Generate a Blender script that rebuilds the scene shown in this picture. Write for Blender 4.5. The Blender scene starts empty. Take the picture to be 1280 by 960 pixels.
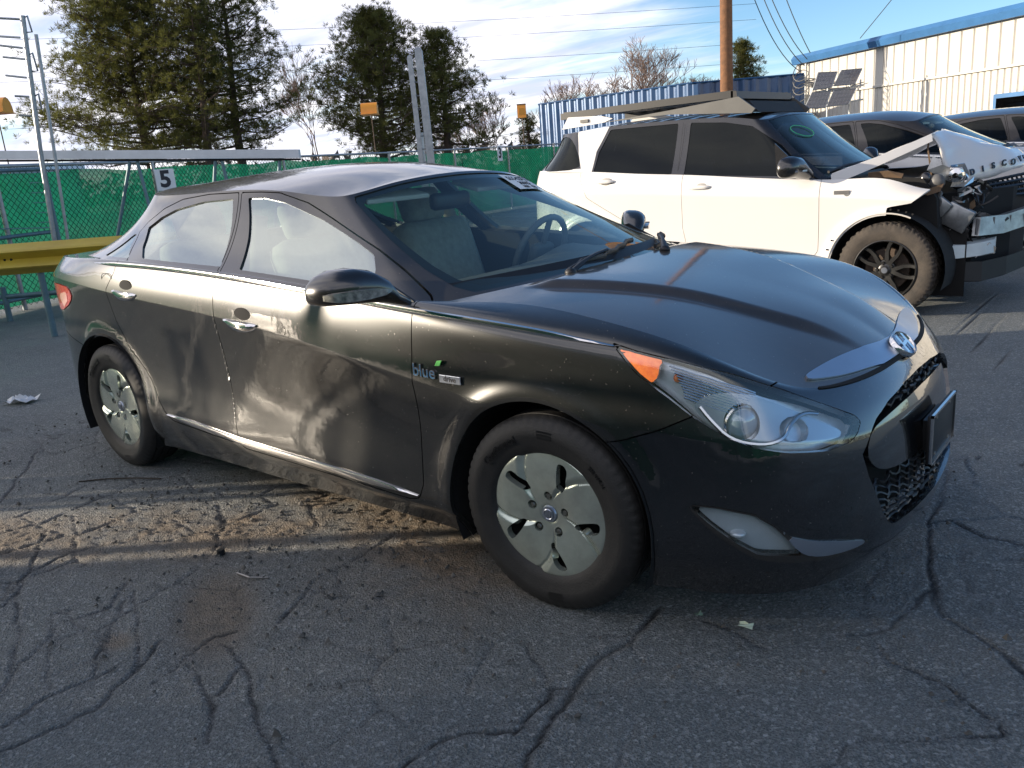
import bpy, bmesh, math, random
from mathutils import Matrix, Vector
random.seed(7)
SC = bpy.context.scene
COL = SC.collection
# ---------------------------------------------------------------- camera, world, sun, exposure (metres; the ground is z = 0)
cd = bpy.data.cameras.new('camera'); cam = bpy.data.objects.new('camera', cd); COL.objects.link(cam)
cam.matrix_world = Matrix(((0.780015, -0.10557, 0.616792, 1.485), (0.621186, 0.249606, -0.742849, -2.7914), (-0.075532, 0.962576, 0.260275, 1.4193), (0, 0, 0, 1)))
cd.sensor_width = 36.0; cd.lens = 28.936; cd.clip_start = .05; cd.clip_end = 2000
SC.camera = cam
SUN_EL = math.radians(10.0); SUN_DIR = (.808, .589)             # horizontal direction the light travels
wd = bpy.data.worlds.new('World'); SC.world = wd; wd.use_nodes = True
nt = wd.node_tree; nt.nodes.clear()
def wn(t, **k):
    n = nt.nodes.new(t)
    for a, b in k.items(): setattr(n, a, b)
    return n
sky = wn('ShaderNodeTexSky', sky_type='NISHITA', sun_disc=False, sun_elevation=SUN_EL,
         sun_rotation=math.atan2(-SUN_DIR[0], -SUN_DIR[1]), altitude=1600, air_density=1.0, dust_density=.3, ozone_density=3.0)
tc = wn('ShaderNodeTexCoord'); sp = wn('ShaderNodeSeparateXYZ'); nt.links.new(tc.outputs['Generated'], sp.inputs[0])
# cloud deck: direction projected on a plane overhead
zz = wn('ShaderNodeMath', operation='MAXIMUM'); nt.links.new(sp.outputs['Z'], zz.inputs[0]); zz.inputs[1].default_value = 0.0
za = wn('ShaderNodeMath', operation='ADD'); nt.links.new(zz.outputs[0], za.inputs[0]); za.inputs[1].default_value = .10
dx = wn('ShaderNodeMath', operation='DIVIDE'); dy = wn('ShaderNodeMath', operation='DIVIDE')
nt.links.new(sp.outputs['X'], dx.inputs[0]); nt.links.new(za.outputs[0], dx.inputs[1])
nt.links.new(sp.outputs['Y'], dy.inputs[0]); nt.links.new(za.outputs[0], dy.inputs[1])
cb = wn('ShaderNodeCombineXYZ'); nt.links.new(dx.outputs[0], cb.inputs[0]); nt.links.new(dy.outputs[0], cb.inputs[1])
mp = wn('ShaderNodeMapping'); nt.links.new(cb.outputs[0], mp.inputs[0])
mp.inputs['Rotation'].default_value = (0, 0, .55); mp.inputs['Scale'].default_value = (.55, 1.25, 1); mp.inputs['Location'].default_value = (1.7, .4, 0)
n1 = wn('ShaderNodeTexNoise'); n1.inputs['Scale'].default_value = 1.1; n1.inputs['Detail'].default_value = 8; n1.inputs['Roughness'].default_value = .56; n1.inputs['Distortion'].default_value = .35
nt.links.new(mp.outputs[0], n1.inputs['Vector'])
n2 = wn('ShaderNodeTexNoise'); n2.inputs['Scale'].default_value = 2.0; n2.inputs['Detail'].default_value = 6
nt.links.new(mp.outputs[0], n2.inputs['Vector'])
# fewer clouds toward the clear north-east quarter
cl = wn('ShaderNodeVectorMath', operation='DOT_PRODUCT'); nt.links.new(tc.outputs['Generated'], cl.inputs[0]); cl.inputs[1].default_value = (.45, .55, .62)
cm = wn('ShaderNodeMapRange'); nt.links.new(cl.outputs['Value'], cm.inputs[0])
cm.inputs[1].default_value = .20; cm.inputs[2].default_value = .50; cm.inputs[3].default_value = .20; cm.inputs[4].default_value = -.24
ad = wn('ShaderNodeMath', operation='ADD'); nt.links.new(n1.outputs[0], ad.inputs[0]); nt.links.new(cm.outputs[0], ad.inputs[1])
mk = wn('ShaderNodeMapRange', interpolation_type='SMOOTHSTEP'); nt.links.new(ad.outputs[0], mk.inputs[0])
mk.inputs[1].default_value = .38; mk.inputs[2].default_value = .74; mk.inputs[3].default_value = 0; mk.inputs[4].default_value = .95
cr = wn('ShaderNodeValToRGB'); nt.links.new(n2.outputs[0], cr.inputs[0])
cr.color_ramp.elements[0].position = .37; cr.color_ramp.elements[0].color = (3.3, 3.45, 4.4, 1)
cr.color_ramp.elements[1].position = .63; cr.color_ramp.elements[1].color = (6.3, 6.1, 6.3, 1)
mx = wn('ShaderNodeMix', data_type='RGBA'); nt.links.new(mk.outputs[0], mx.inputs[0])
nt.links.new(sky.outputs[0], mx.inputs[6]); nt.links.new(cr.outputs[0], mx.inputs[7])
bg = wn('ShaderNodeBackground'); nt.links.new(mx.outputs[2], bg.inputs[0]); bg.inputs[1].default_value = .14
wo = wn('ShaderNodeOutputWorld'); nt.links.new(bg.outputs[0], wo.inputs[0])
sd = bpy.data.lights.new('sun', 'SUN'); sun = bpy.data.objects.new('sun', sd); COL.objects.link(sun)
sd.energy = 4.6; sd.angle = math.radians(.5); sd.color = (1.0, .86, .68)
sun.rotation_euler = Vector((SUN_DIR[0]*math.cos(SUN_EL), SUN_DIR[1]*math.cos(SUN_EL), -math.sin(SUN_EL))).to_track_quat('-Z', 'Y').to_euler()
SC.view_settings.view_transform = 'Standard'; SC.view_settings.look = 'None'; SC.view_settings.exposure = 0.85; SC.view_settings.gamma = 1
SC.cycles.max_bounces = 8; SC.cycles.transparent_max_bounces = 16; SC.cycles.caustics_reflective = False; SC.cycles.caustics_refractive = False
# ---------------------------------------------------------------- numeric helpers (surfaces, clipping)
import numpy as np
A = np.array
def natspline(t, Y, te):
    """natural cubic spline through (t, Y[n,k]) evaluated at te"""
    t = A(t, float); Y = A(Y, float); n = len(t); h = np.diff(t)
    M = np.zeros((n, n)); M[0, 0] = M[-1, -1] = 1.0; b = np.zeros((n,) + Y.shape[1:])
    for i in range(1, n-1):
        M[i, i-1] = h[i-1]; M[i, i] = 2*(h[i-1]+h[i]); M[i, i+1] = h[i]
        b[i] = 6*((Y[i+1]-Y[i])/h[i]-(Y[i]-Y[i-1])/h[i-1])
    m = np.linalg.solve(M, b.reshape(n, -1)).reshape(b.shape)
    k = np.clip(np.searchsorted(t, te, side='right')-1, 0, n-2)
    x = A(te)-t[k]; hk = h[k]
    sh = (-1,)+(1,)*(Y.ndim-1); x = x.reshape(sh); hk = hk.reshape(sh)
    return Y[k]+x*((Y[k+1]-Y[k])/hk-hk*(2*m[k]+m[k+1])/6)+x*x*m[k]/2+x**3*(m[k+1]-m[k])/(6*hk)
def sym(t, Y, sg0, sg1, te):
    """spline with mirrored ends (sg = sign per column) at start and end; None leaves an end free"""
    t = list(t); Y = [A(y, float) for y in Y]; T, Z = list(t), list(Y)
    if sg1 is not None:
        for i in (2, 3): T.append(2*t[-1]-t[-i]); Z.append(Y[-i]*sg1)
    if sg0 is not None:
        for i in (1, 2): T.insert(0, 2*t[0]-t[i]); Z.insert(0, Y[i]*sg0)
    return natspline(T, A(Z), te)
def keyed(n, t, d):
    ks = sorted(d); return np.interp(t, [t[k] for k in ks], [d[k] for k in ks])
def grid_normals(P):
    du = np.gradient(P, axis=0); dv = np.gradient(P, axis=1)
    N = np.cross(du, dv); L = np.linalg.norm(N, axis=2, keepdims=True); L[L < 1e-12] = 1
    return N/L
def grid_tris(nu, nv):
    i = np.arange(nu-1)[:, None]*nv+np.arange(nv-1)[None, :]
    a = i.ravel(); b = a+nv; c = b+1; d = a+1
    return np.concatenate([np.stack([a, b, c], 1), np.stack([a, c, d], 1)])
def clip(V, F, f):
    """keep f >= 0; V carries attributes, all interpolated along the cut"""
    s = f[F] >= 0; c = s.sum(1); out = [F[c == 3]]; nV = len(V); keys = []; tri = []
    for cnt in (1, 2):
        G = F[c == cnt]; S = s[c == cnt]
        if not len(G): continue
        first = np.argmax(S if cnt == 1 else ~S, 1)
        G = np.stack([G[np.arange(len(G)), (first+k) % 3] for k in range(3)], 1)
        tri.append((cnt, G)); keys += [np.sort(G[:, [0, 1]], 1), np.sort(G[:, [0, 2]], 1)]
    if keys:
        K = np.concatenate(keys); u, inv = np.unique(K, axis=0, return_inverse=True); inv = inv.ravel()
        fa, fb = f[u[:, 0]], f[u[:, 1]]; w = (fa/(fa-fb))[:, None]
        V = np.concatenate([V, V[u[:, 0]]*(1-w)+V[u[:, 1]]*w]); o = 0
        for cnt, G in tri:
            n = len(G); ab = nV+inv[o:o+n]; ac = nV+inv[o+n:o+2*n]; o += 2*n
            if cnt == 1: out.append(np.stack([G[:, 0], ab, ac], 1))
            else:
                out.append(np.stack([ab, G[:, 1], G[:, 2]], 1)); out.append(np.stack([ab, G[:, 2], ac], 1))
    F = np.concatenate(out)
    return compact(V, F)
def compact(V, F):
    u, inv = np.unique(F, return_inverse=True)
    return V[u], inv.reshape(F.shape)
def sdf(P, poly):
    """signed distance to polygon, positive inside"""
    poly = A(poly, float); a = poly; b = np.roll(poly, -1, 0); d = np.full(len(P), 1e9); ins = np.zeros(len(P), bool)
    for p, q in zip(a, b):
        e = q-p; L = max(e@e, 1e-12); t = np.clip((P-p)@e/L, 0, 1)
        d = np.minimum(d, np.linalg.norm(P-p-t[:, None]*e, axis=1))
        if abs(e[1]) > 1e-12:
            cr = ((p[1] > P[:, 1]) != (q[1] > P[:, 1])) & (P[:, 0] < e[0]*(P[:, 1]-p[1])/e[1]+p[0])
            ins ^= cr
    return np.where(ins, d, -d)
def chaikin(poly, n=2, closed=True):
    P = A(poly, float)
    for _ in range(n):
        Q = np.roll(P, -1, 0)
        R = np.stack([P*.75+Q*.25, P*.25+Q*.75], 1).reshape(-1, P.shape[1])
        P = R if closed else np.concatenate([P[:1], R[1:-3], P[-1:]]) if len(P) > 2 else P
    return P
def smooth01(x): x = np.clip(x, 0, 1); return x*x*(3-2*x)

# ---------------------------------------------------------------- the car surface: attributes x, w, z, q, v, nx, nw, nz
class Surf:
    def __init__(s, V, F): s.V, s.F = V, F
    def cut(s, f): V, F = clip(s.V, s.F, f(s.V)); return Surf(V, F)
    def poly(s, poly, inset=0.0, cols=(3, 2)): return s.cut(lambda V: sdf(V[:, list(cols)], poly)-inset)
    def hole(s, poly, grow=0.0, cols=(3, 2)): return s.cut(lambda V: -sdf(V[:, list(cols)], poly)-grow)
    def off(s, d):
        V = s.V.copy(); V[:, :3] += V[:, 5:8]*d; return Surf(V, s.F)
def make_surf(P, q, v):
    N = grid_normals(P); nu, nv = P.shape[:2]
    Q = np.repeat(q[:, None], nv, 1); W = np.repeat(v[None, :], nu, 0)
    V = np.concatenate([P, Q[..., None], W[..., None], N], 2).reshape(-1, 8)
    return Surf(V, grid_tris(nu, nv))
def belt_surface(st, levels, crease, NU, NV, arches=(), flare=.012):
    """st: plan path stations (x, w); levels: [(z keyed dict, offset keyed dict)]; crease: level index"""
    st = A(st, float); n = len(st); t = np.r_[0, np.cumsum(np.hypot(*np.diff(st, axis=0).T))]
    tu = np.linspace(0, t[-1], NU); S = A([1, -1.]); base = sym(t, st, S, S, tu)
    T = np.gradient(base, tu, axis=0); T /= np.linalg.norm(T, axis=1, keepdims=True); Nn = np.stack([-T[:, 1], T[:, 0]], 1)
    L = []
    for zd, od in levels:
        z = keyed(n, t, zd); o = keyed(n, t, od); zo = sym(t, np.stack([z, o], 1), A([1, 1.]), A([1, 1.]), tu)
        pt = base+Nn*zo[:, 1:]
        L.append(np.concatenate([pt, zo[:, :1]], 1))
    L = A(L)                                          # levels, NU, 3
    nl = len(levels); parts = []; vs = []
    for a, b in ((0, crease), (crease, nl-1)):
        k = max(8, int(NV*(b-a)/(nl-1))); tv = np.linspace(a, b, k)
        if vs: tv = tv[1:]
        parts.append(natspline(np.arange(a, b+1), L[a:b+1], tv)); vs.append(tv)
    P = np.concatenate(parts).transpose(1, 0, 2); v = np.concatenate(vs)
    for (ax, az, r) in arches:
        d = np.hypot(P[..., 0]-ax, P[..., 2]-az)-r
        P[..., 1] += np.where(P[..., 1] > .4, flare*np.exp(-(d/.045)**2)*(P[..., 2] > .1), 0)
    P[0, :, 1] = 0; P[-1, :, 1] = 0
    return make_surf(P, tu, v), L, t, tu
def cap_surface(per, xc, zc, NT, bow=2.0, zp=2.0, extra=None, q=None):
    """patch from a perimeter curve (n,3) in to the centre line w = 0 at (xc, zc)"""
    tt = np.linspace(0, 1, NT); f = 1-(1-tt)**bow; g = 1-(1-tt)**zp
    x = per[:, :1]+(xc[:, None]-per[:, :1])*f; w = per[:, 1:2]*(1-tt); z = per[:, 2:3]+(zc[:, None]-per[:, 2:3])*g
    if extra is not None: z = z+extra(x, w, tt[None, :]+0*x)
    return make_surf(np.stack([x, w, z], 2), q if q is not None else np.arange(len(per))*1.0, tt)
def house_surface(rows, NU, NV, bulge):
    """greenhouse: rows of (x0,w0,z0, x1,w1,z1) from rear centre to front centre"""
    R = A(rows, float); mid = (R[:, :3]+R[:, 3:])/2
    t = np.r_[0, np.cumsum(np.linalg.norm(np.diff(mid, axis=0), axis=1))]; tu = np.linspace(0, t[-1], NU)
    S = A([1, -1, 1.]*2); C = sym(t, R, S, S, tu); v = np.linspace(0, 1, NV)
    P = C[:, None, :3]*(1-v[None, :, None])+C[:, None, 3:]*v[None, :, None]
    N = grid_normals(P); b = np.interp(tu, t, bulge)
    P = P+N*(b[:, None]*4*v*(1-v))[..., None]
    P[0, :, 1] = 0; P[-1, :, 1] = 0
    return make_surf(P, tu, v), C, t
# ---------------------------------------------------------------- materials
MATS = {}
def mat(name, col=(.5,.5,.5), rough=.5, metal=0.0, spec=.5, coat=0.0, coat_rough=.03, var=0.0, vscale=8.0, vcol=None, bump=0.0, bscale=60.0, trans=0.0, alpha=1.0, emit=None):
    """principled material with procedural colour variation and fine relief"""
    if name in MATS: return MATS[name]
    m = bpy.data.materials.new(name); m.use_nodes = True; t = m.node_tree; b = t.nodes['Principled BSDF']
    b.inputs['Base Color'].default_value = (*col, 1); b.inputs['Roughness'].default_value = rough; b.inputs['Metallic'].default_value = metal
    b.inputs['Specular IOR Level'].default_value = spec; b.inputs['Coat Weight'].default_value = coat; b.inputs['Coat Roughness'].default_value = coat_rough
    if trans: b.inputs['Transmission Weight'].default_value = trans
    if alpha < 1: b.inputs['Alpha'].default_value = alpha
    co = t.nodes.new('ShaderNodeTexCoord')
    if var:
        n = t.nodes.new('ShaderNodeTexNoise'); n.inputs['Scale'].default_value = vscale; n.inputs['Detail'].default_value = 6; n.inputs['Roughness'].default_value = .65
        t.links.new(co.outputs['Object'], n.inputs['Vector'])
        r = t.nodes.new('ShaderNodeMapRange'); r.inputs[1].default_value = .3; r.inputs[2].default_value = .7; t.links.new(n.outputs[0], r.inputs[0])
        x = t.nodes.new('ShaderNodeMix'); x.data_type = 'RGBA'; t.links.new(r.outputs[0], x.inputs[0])
        v2 = vcol if vcol else tuple(c*(1-var) for c in col)
        x.inputs[6].default_value = (*col, 1); x.inputs[7].default_value = (*v2, 1); t.links.new(x.outputs[2], b.inputs['Base Color'])
    if bump:
        n = t.nodes.new('ShaderNodeTexNoise'); n.inputs['Scale'].default_value = bscale; n.inputs['Detail'].default_value = 4
        t.links.new(co.outputs['Object'], n.inputs['Vector'])
        bp = t.nodes.new('ShaderNodeBump'); bp.inputs['Strength'].default_value = bump; bp.inputs['Distance'].default_value = .01
        t.links.new(n.outputs[0], bp.inputs['Height']); t.links.new(bp.outputs[0], b.inputs['Normal'])
    MATS[name] = m; return m
def nodes(m): return m.node_tree, m.node_tree.nodes['Principled BSDF']
def paint(name, col, metal, dust, dcol=(.34, .29, .22), rough=.3, hi=1.3, lo=.1, dscale=2.2, ior=1.5):
    """clear-coated paint under a film of road dust, heavier low on the flanks, with run marks and specks"""
    m = mat(name, col, rough, metal, coat=1.0, coat_rough=.04); t, b = nodes(m); b.inputs['Coat IOR'].default_value = ior
    co = t.nodes.new('ShaderNodeTexCoord'); sx = t.nodes.new('ShaderNodeSeparateXYZ'); t.links.new(co.outputs['Object'], sx.inputs[0])
    n = t.nodes.new('ShaderNodeTexNoise'); n.inputs['Scale'].default_value = dscale; n.inputs['Detail'].default_value = 9; n.inputs['Roughness'].default_value = .7
    t.links.new(co.outputs['Object'], n.inputs['Vector'])
    st = t.nodes.new('ShaderNodeMapping'); st.inputs['Scale'].default_value = (30, 30, 1.6); t.links.new(co.outputs['Object'], st.inputs[0])
    n2 = t.nodes.new('ShaderNodeTexNoise'); n2.inputs['Scale'].default_value = 1.0; n2.inputs['Detail'].default_value = 4; t.links.new(st.outputs[0], n2.inputs['Vector'])
    n3 = t.nodes.new('ShaderNodeTexNoise'); n3.inputs['Scale'].default_value = 130.0; n3.inputs['Detail'].default_value = 2; t.links.new(co.outputs['Object'], n3.inputs['Vector'])
    hz = t.nodes.new('ShaderNodeMapRange'); hz.inputs[1].default_value = hi; hz.inputs[2].default_value = lo; hz.inputs[3].default_value = .25; hz.inputs[4].default_value = 1.0; t.links.new(sx.outputs['Z'], hz.inputs[0])
    def mr(src, a, bb, c=0., d=1.):
        r = t.nodes.new('ShaderNodeMapRange'); r.inputs[1].default_value = a; r.inputs[2].default_value = bb; r.inputs[3].default_value = c; r.inputs[4].default_value = d; t.links.new(src, r.inputs[0]); return r.outputs[0]
    def mul(a, c):
        q = t.nodes.new('ShaderNodeMath'); q.operation = 'MULTIPLY'; t.links.new(a, q.inputs[0])
        if isinstance(c, float): q.inputs[1].default_value = c
        else: t.links.new(c, q.inputs[1])
        return q.outputs[0]
    def mxm(a, c):
        q = t.nodes.new('ShaderNodeMath'); q.operation = 'MAXIMUM'; t.links.new(a, q.inputs[0]); t.links.new(c, q.inputs[1]); return q.outputs[0]
    f = mul(mul(mr(n.outputs[0], .25, .75, .68, 1.0), mr(n2.outputs[0], .3, .7, .82, 1.0)), hz.outputs[0])
    f = mul(f, dust); spk = mul(mr(n3.outputs[0], .71, .77), .35)
    f = mxm(f, spk)
    d = t.nodes.new('ShaderNodeBsdfDiffuse'); d.inputs[0].default_value = (*dcol, 1); d.inputs[1].default_value = .5
    x = t.nodes.new('ShaderNodeMixShader'); t.links.new(f, x.inputs[0]); t.links.new(b.outputs[0], x.inputs[1]); t.links.new(d.outputs[0], x.inputs[2])
    t.links.new(x.outputs[0], t.nodes['Material Output'].inputs[0])
    r = t.nodes.new('ShaderNodeMath'); r.operation = 'MULTIPLY_ADD'; t.links.new(f, r.inputs[0]); r.inputs[1].default_value = 1.2; r.inputs[2].default_value = .02
    t.links.new(r.outputs[0], b.inputs['Coat Roughness'])
    # faint orange peel
    n4 = t.nodes.new('ShaderNodeTexNoise'); n4.inputs['Scale'].default_value = 22; t.links.new(co.outputs['Object'], n4.inputs['Vector'])
    bp = t.nodes.new('ShaderNodeBump'); bp.inputs['Strength'].default_value = .035; bp.inputs['Distance'].default_value = .01; t.links.new(n4.outputs[0], bp.inputs['Height'])
    t.links.new(bp.outputs[0], b.inputs['Coat Normal']); return m
def glass(name, tint=(.6,.7,.68), low=.08, rough=.0, dirt=.05):
    """thin pane: clear tinted transmission, mirror reflection by angle, a veil of dust"""
    if name in MATS: return MATS[name]
    m = bpy.data.materials.new(name); m.use_nodes = True; t = m.node_tree; t.nodes.clear()
    o = t.nodes.new('ShaderNodeOutputMaterial'); tr = t.nodes.new('ShaderNodeBsdfTransparent'); tr.inputs[0].default_value = (*tint, 1)
    g = t.nodes.new('ShaderNodeBsdfGlossy'); g.inputs['Roughness'].default_value = rough; g.inputs[0].default_value = (.94, 1, .95, 1)
    lw = t.nodes.new('ShaderNodeLayerWeight'); fr = t.nodes.new('ShaderNodeMath'); fr.operation = 'POWER'; t.links.new(lw.outputs['Facing'], fr.inputs[0]); fr.inputs[1].default_value = 4.5
    r = t.nodes.new('ShaderNodeMapRange'); r.inputs[1].default_value = 0; r.inputs[2].default_value = 1; r.inputs[3].default_value = low; r.inputs[4].default_value = 1; t.links.new(fr.outputs[0], r.inputs[0])
    x = t.nodes.new('ShaderNodeMixShader'); t.links.new(r.outputs[0], x.inputs[0]); t.links.new(tr.outputs[0], x.inputs[1]); t.links.new(g.outputs[0], x.inputs[2])
    co = t.nodes.new('ShaderNodeTexCoord'); n = t.nodes.new('ShaderNodeTexNoise'); n.inputs['Scale'].default_value = 6; n.inputs['Detail'].default_value = 8; t.links.new(co.outputs['Object'], n.inputs['Vector'])
    k = t.nodes.new('ShaderNodeMapRange'); k.inputs[1].default_value = .3; k.inputs[2].default_value = .8; k.inputs[3].default_value = dirt*.4; k.inputs[4].default_value = dirt; t.links.new(n.outputs[0], k.inputs[0])
    d = t.nodes.new('ShaderNodeBsdfDiffuse'); d.inputs[0].default_value = (.4, .38, .34, 1)
    y = t.nodes.new('ShaderNodeMixShader'); t.links.new(k.outputs[0], y.inputs[0]); t.links.new(x.outputs[0], y.inputs[1]); t.links.new(d.outputs[0], y.inputs[2])
    t.links.new(y.outputs[0], o.inputs[0]); MATS[name] = m; return m
# ---------------------------------------------------------------- objects
def tag(o, label=None, cat=None, group=None, kind=None):
    if label: o['label'] = label
    if cat: o['category'] = cat
    if group: o['group'] = group
    if kind: o['kind'] = kind
    return o
def thing(name, label, cat, loc=(0,0,0), rz=0.0, group=None):
    o = bpy.data.objects.new(name, None); COL.objects.link(o); o.location = loc; o.rotation_euler = (0, 0, rz); o.empty_display_size = .2
    return tag(o, label, cat, group)
def link(name, me, m=None, parent=None):
    o = bpy.data.objects.new(name, me); COL.objects.link(o)
    if m is not None and not me.materials: me.materials.append(m)
    if parent is not None: o.parent = parent
    return o
def copy_tree(o, parent=None):
    c = o.copy(); COL.objects.link(c)
    if parent is not None: c.parent = parent
    for ch in list(o.children): copy_tree(ch, c)
    return c
def np_mesh(name, V, F, smooth=True, normals=None):
    me = bpy.data.meshes.new(name); V = np.asarray(V, np.float32); 
    if isinstance(F, np.ndarray):
        k = F.shape[1]; n = len(F); me.vertices.add(len(V)); me.vertices.foreach_set('co', V.ravel())
        me.loops.add(n*k); me.loops.foreach_set('vertex_index', F.astype(np.int32).ravel())
        me.polygons.add(n); me.polygons.foreach_set('loop_start', np.arange(0, n*k, k, dtype=np.int32)); me.polygons.foreach_set('loop_total', np.full(n, k, np.int32))
        me.update(calc_edges=True)
    else: me.from_pydata(V.tolist(), [], F); me.update()
    me.polygons.foreach_set('use_smooth', np.full(len(me.polygons), smooth))
    if normals is not None: me.normals_split_custom_set_from_vertices([tuple(map(float, q)) for q in normals])
    me.validate(); return me
class MB:
    """mesh builder: shapes are appended, then linked as one object"""
    def __init__(s): s.v, s.f = [], []
    def add(s, v, f): o = len(s.v); s.v += [tuple(q) for q in v]; s.f += [tuple(o+i for i in q) for q in f]; return s
    def box(s, c, d, rot=None, bev=0.0):
        x, y, z = d[0]/2, d[1]/2, d[2]/2; v = [Vector((a*x, b*y, e*z)) for a in (-1, 1) for b in (-1, 1) for e in (-1, 1)]
        if bev:
            bmm = bmesh.new(); bmesh.ops.create_cube(bmm, size=1); 
            for q in bmm.verts: q.co = Vector((q.co.x*d[0], q.co.y*d[1], q.co.z*d[2]))
            bmesh.ops.bevel(bmm, geom=bmm.edges[:], offset=bev, segments=2, affect='EDGES', profile=.5)
            v = [q.co.copy() for q in bmm.verts]; bmm.verts.index_update(); f = [[q.index for q in p.verts] for p in bmm.faces]; bmm.free()
        else: f = [(0,1,3,2),(4,6,7,5),(0,4,5,1),(2,3,7,6),(0,2,6,4),(1,5,7,3)]
        if rot is not None: v = [rot @ q for q in v]
        c = Vector(c); return s.add([q+c for q in v], f)
    def tube(s, pts, r, n=8, cap=True, flat=1.0):
        pts = [Vector(q) for q in pts]; R = r if isinstance(r, (list, tuple)) else [r]*len(pts); v = []; prev = None
        for i, q in enumerate(pts):
            d = (pts[min(i+1, len(pts)-1)]-pts[max(i-1, 0)]).normalized()
            if prev is None: a = d.orthogonal().normalized() if abs(d.z) > .9 else d.cross(Vector((0,0,1))).normalized()
            else: a = (prev-d*prev.dot(d)).normalized()
            prev = a; b = d.cross(a)
            v += [q+a*(R[i]*math.cos(2*math.pi*k/n))+b*(R[i]*flat*math.sin(2*math.pi*k/n)) for k in range(n)]
        f = [(i*n+k, i*n+(k+1)%n, (i+1)*n+(k+1)%n, (i+1)*n+k) for i in range(len(pts)-1) for k in range(n)]
        if cap: f += [tuple(range(n))[::-1], tuple((len(pts)-1)*n+k for k in range(n))]
        return s.add(v, f)
    def lathe(s, prof, n=48, axis='Y', c=(0,0,0), closed=False):
        """prof (r, h) revolved about an axis through c"""
        v = []; m = len(prof); c = Vector(c)
        for k in range(n):
            a = 2*math.pi*k/n; ca, sa = math.cos(a), math.sin(a)
            for r, h in prof:
                q = {'Y': (r*ca, h, r*sa), 'Z': (r*ca, r*sa, h), 'X': (h, r*ca, r*sa)}[axis]; v.append(Vector(q)+c)
        f = [(k*m+i, k*m+i+1, ((k+1)%n)*m+i+1, ((k+1)%n)*m+i) for k in range(n) for i in range(m-1 if not closed else m) ] if not closed else \
            [(k*m+i, k*m+(i+1)%m, ((k+1)%n)*m+(i+1)%m, ((k+1)%n)*m+i) for k in range(n) for i in range(m)]
        return s.add(v, f)
    def prism(s, poly, d, o=(0,0,0), ux=(1,0,0), uy=(0,0,1)):
        """polygon in the plane (ux, uy) at o, extruded by vector d"""
        o, ux, uy, d = Vector(o), Vector(ux), Vector(uy), Vector(d); n = len(poly)
        v = [o+ux*a+uy*b for a, b in poly]; v += [q+d for q in v]
        return s.add(v, [tuple(range(n))[::-1], tuple(range(n, 2*n))]+[(i, (i+1)%n, n+(i+1)%n, n+i) for i in range(n)])
    def ell(s, c, r, n=16, m=10, rot=None):
        v = []; c = Vector(c)
        for j in range(m+1):
            t = math.pi*j/m
            for k in range(n):
                a = 2*math.pi*k/n; q = Vector((r[0]*math.sin(t)*math.cos(a), r[1]*math.sin(t)*math.sin(a), r[2]*math.cos(t)))
                v.append((rot @ q if rot is not None else q)+c)
        return s.add(v, [(j*n+k, (j+1)*n+k, (j+1)*n+(k+1)%n, j*n+(k+1)%n) for j in range(m) for k in range(n)])
    def loft(s, rings, cap=True):
        n = len(rings[0]); v = [q for r in rings for q in r]
        f = [(i*n+k, i*n+(k+1)%n, (i+1)*n+(k+1)%n, (i+1)*n+k) for i in range(len(rings)-1) for k in range(n)]
        if cap: f += [tuple(range(n))[::-1], tuple((len(rings)-1)*n+k for k in range(n))]
        return s.add(v, f)
    def text(s, tx, size, o=(0,0,0), ux=(1,0,0), uy=(0,0,1), depth=.002, bold=0.0, bend=None, center=True, shear=0.0):
        cu = bpy.data.curves.new('t', 'FONT'); cu.body = tx; cu.size = size; cu.extrude = depth/2; cu.offset = bold; cu.resolution_u = 3; cu.shear = shear
        if center: cu.align_x = 'CENTER'; cu.align_y = 'CENTER'
        ob = bpy.data.objects.new('t', cu); me = ob.to_mesh(); ux, uy, o = Vector(ux), Vector(uy), Vector(o); w = ux.cross(uy)
        if bend is None: v = [o+ux*q.co.x+uy*q.co.y+w*(q.co.z) for q in me.vertices]
        else:
            R, a0 = bend; v = []
            for q in me.vertices:
                a = a0-q.co.x/R; r = R+q.co.y; v.append(o+ux*(r*math.cos(a))+uy*(r*math.sin(a))+w*q.co.z)
        s.add(v, [tuple(p.vertices) for p in me.polygons]); ob.to_mesh_clear(); bpy.data.objects.remove(ob); bpy.data.curves.remove(cu); return s
    def mesh(s, name, smooth=None):
        me = bpy.data.meshes.new(name); me.from_pydata([tuple(q) for q in s.v], [], s.f)
        bmm = bmesh.new(); bmm.from_mesh(me); bmesh.ops.recalc_face_normals(bmm, faces=bmm.faces[:]); bmm.to_mesh(me); bmm.free()
        if smooth is not None:
            for p in me.polygons: p.use_smooth = True
            me.set_sharp_from_angle(angle=math.radians(smooth))
        return me
    def build(s, name, m, parent=None, smooth=None): return link(name, s.mesh(name, smooth), m, parent)
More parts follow.
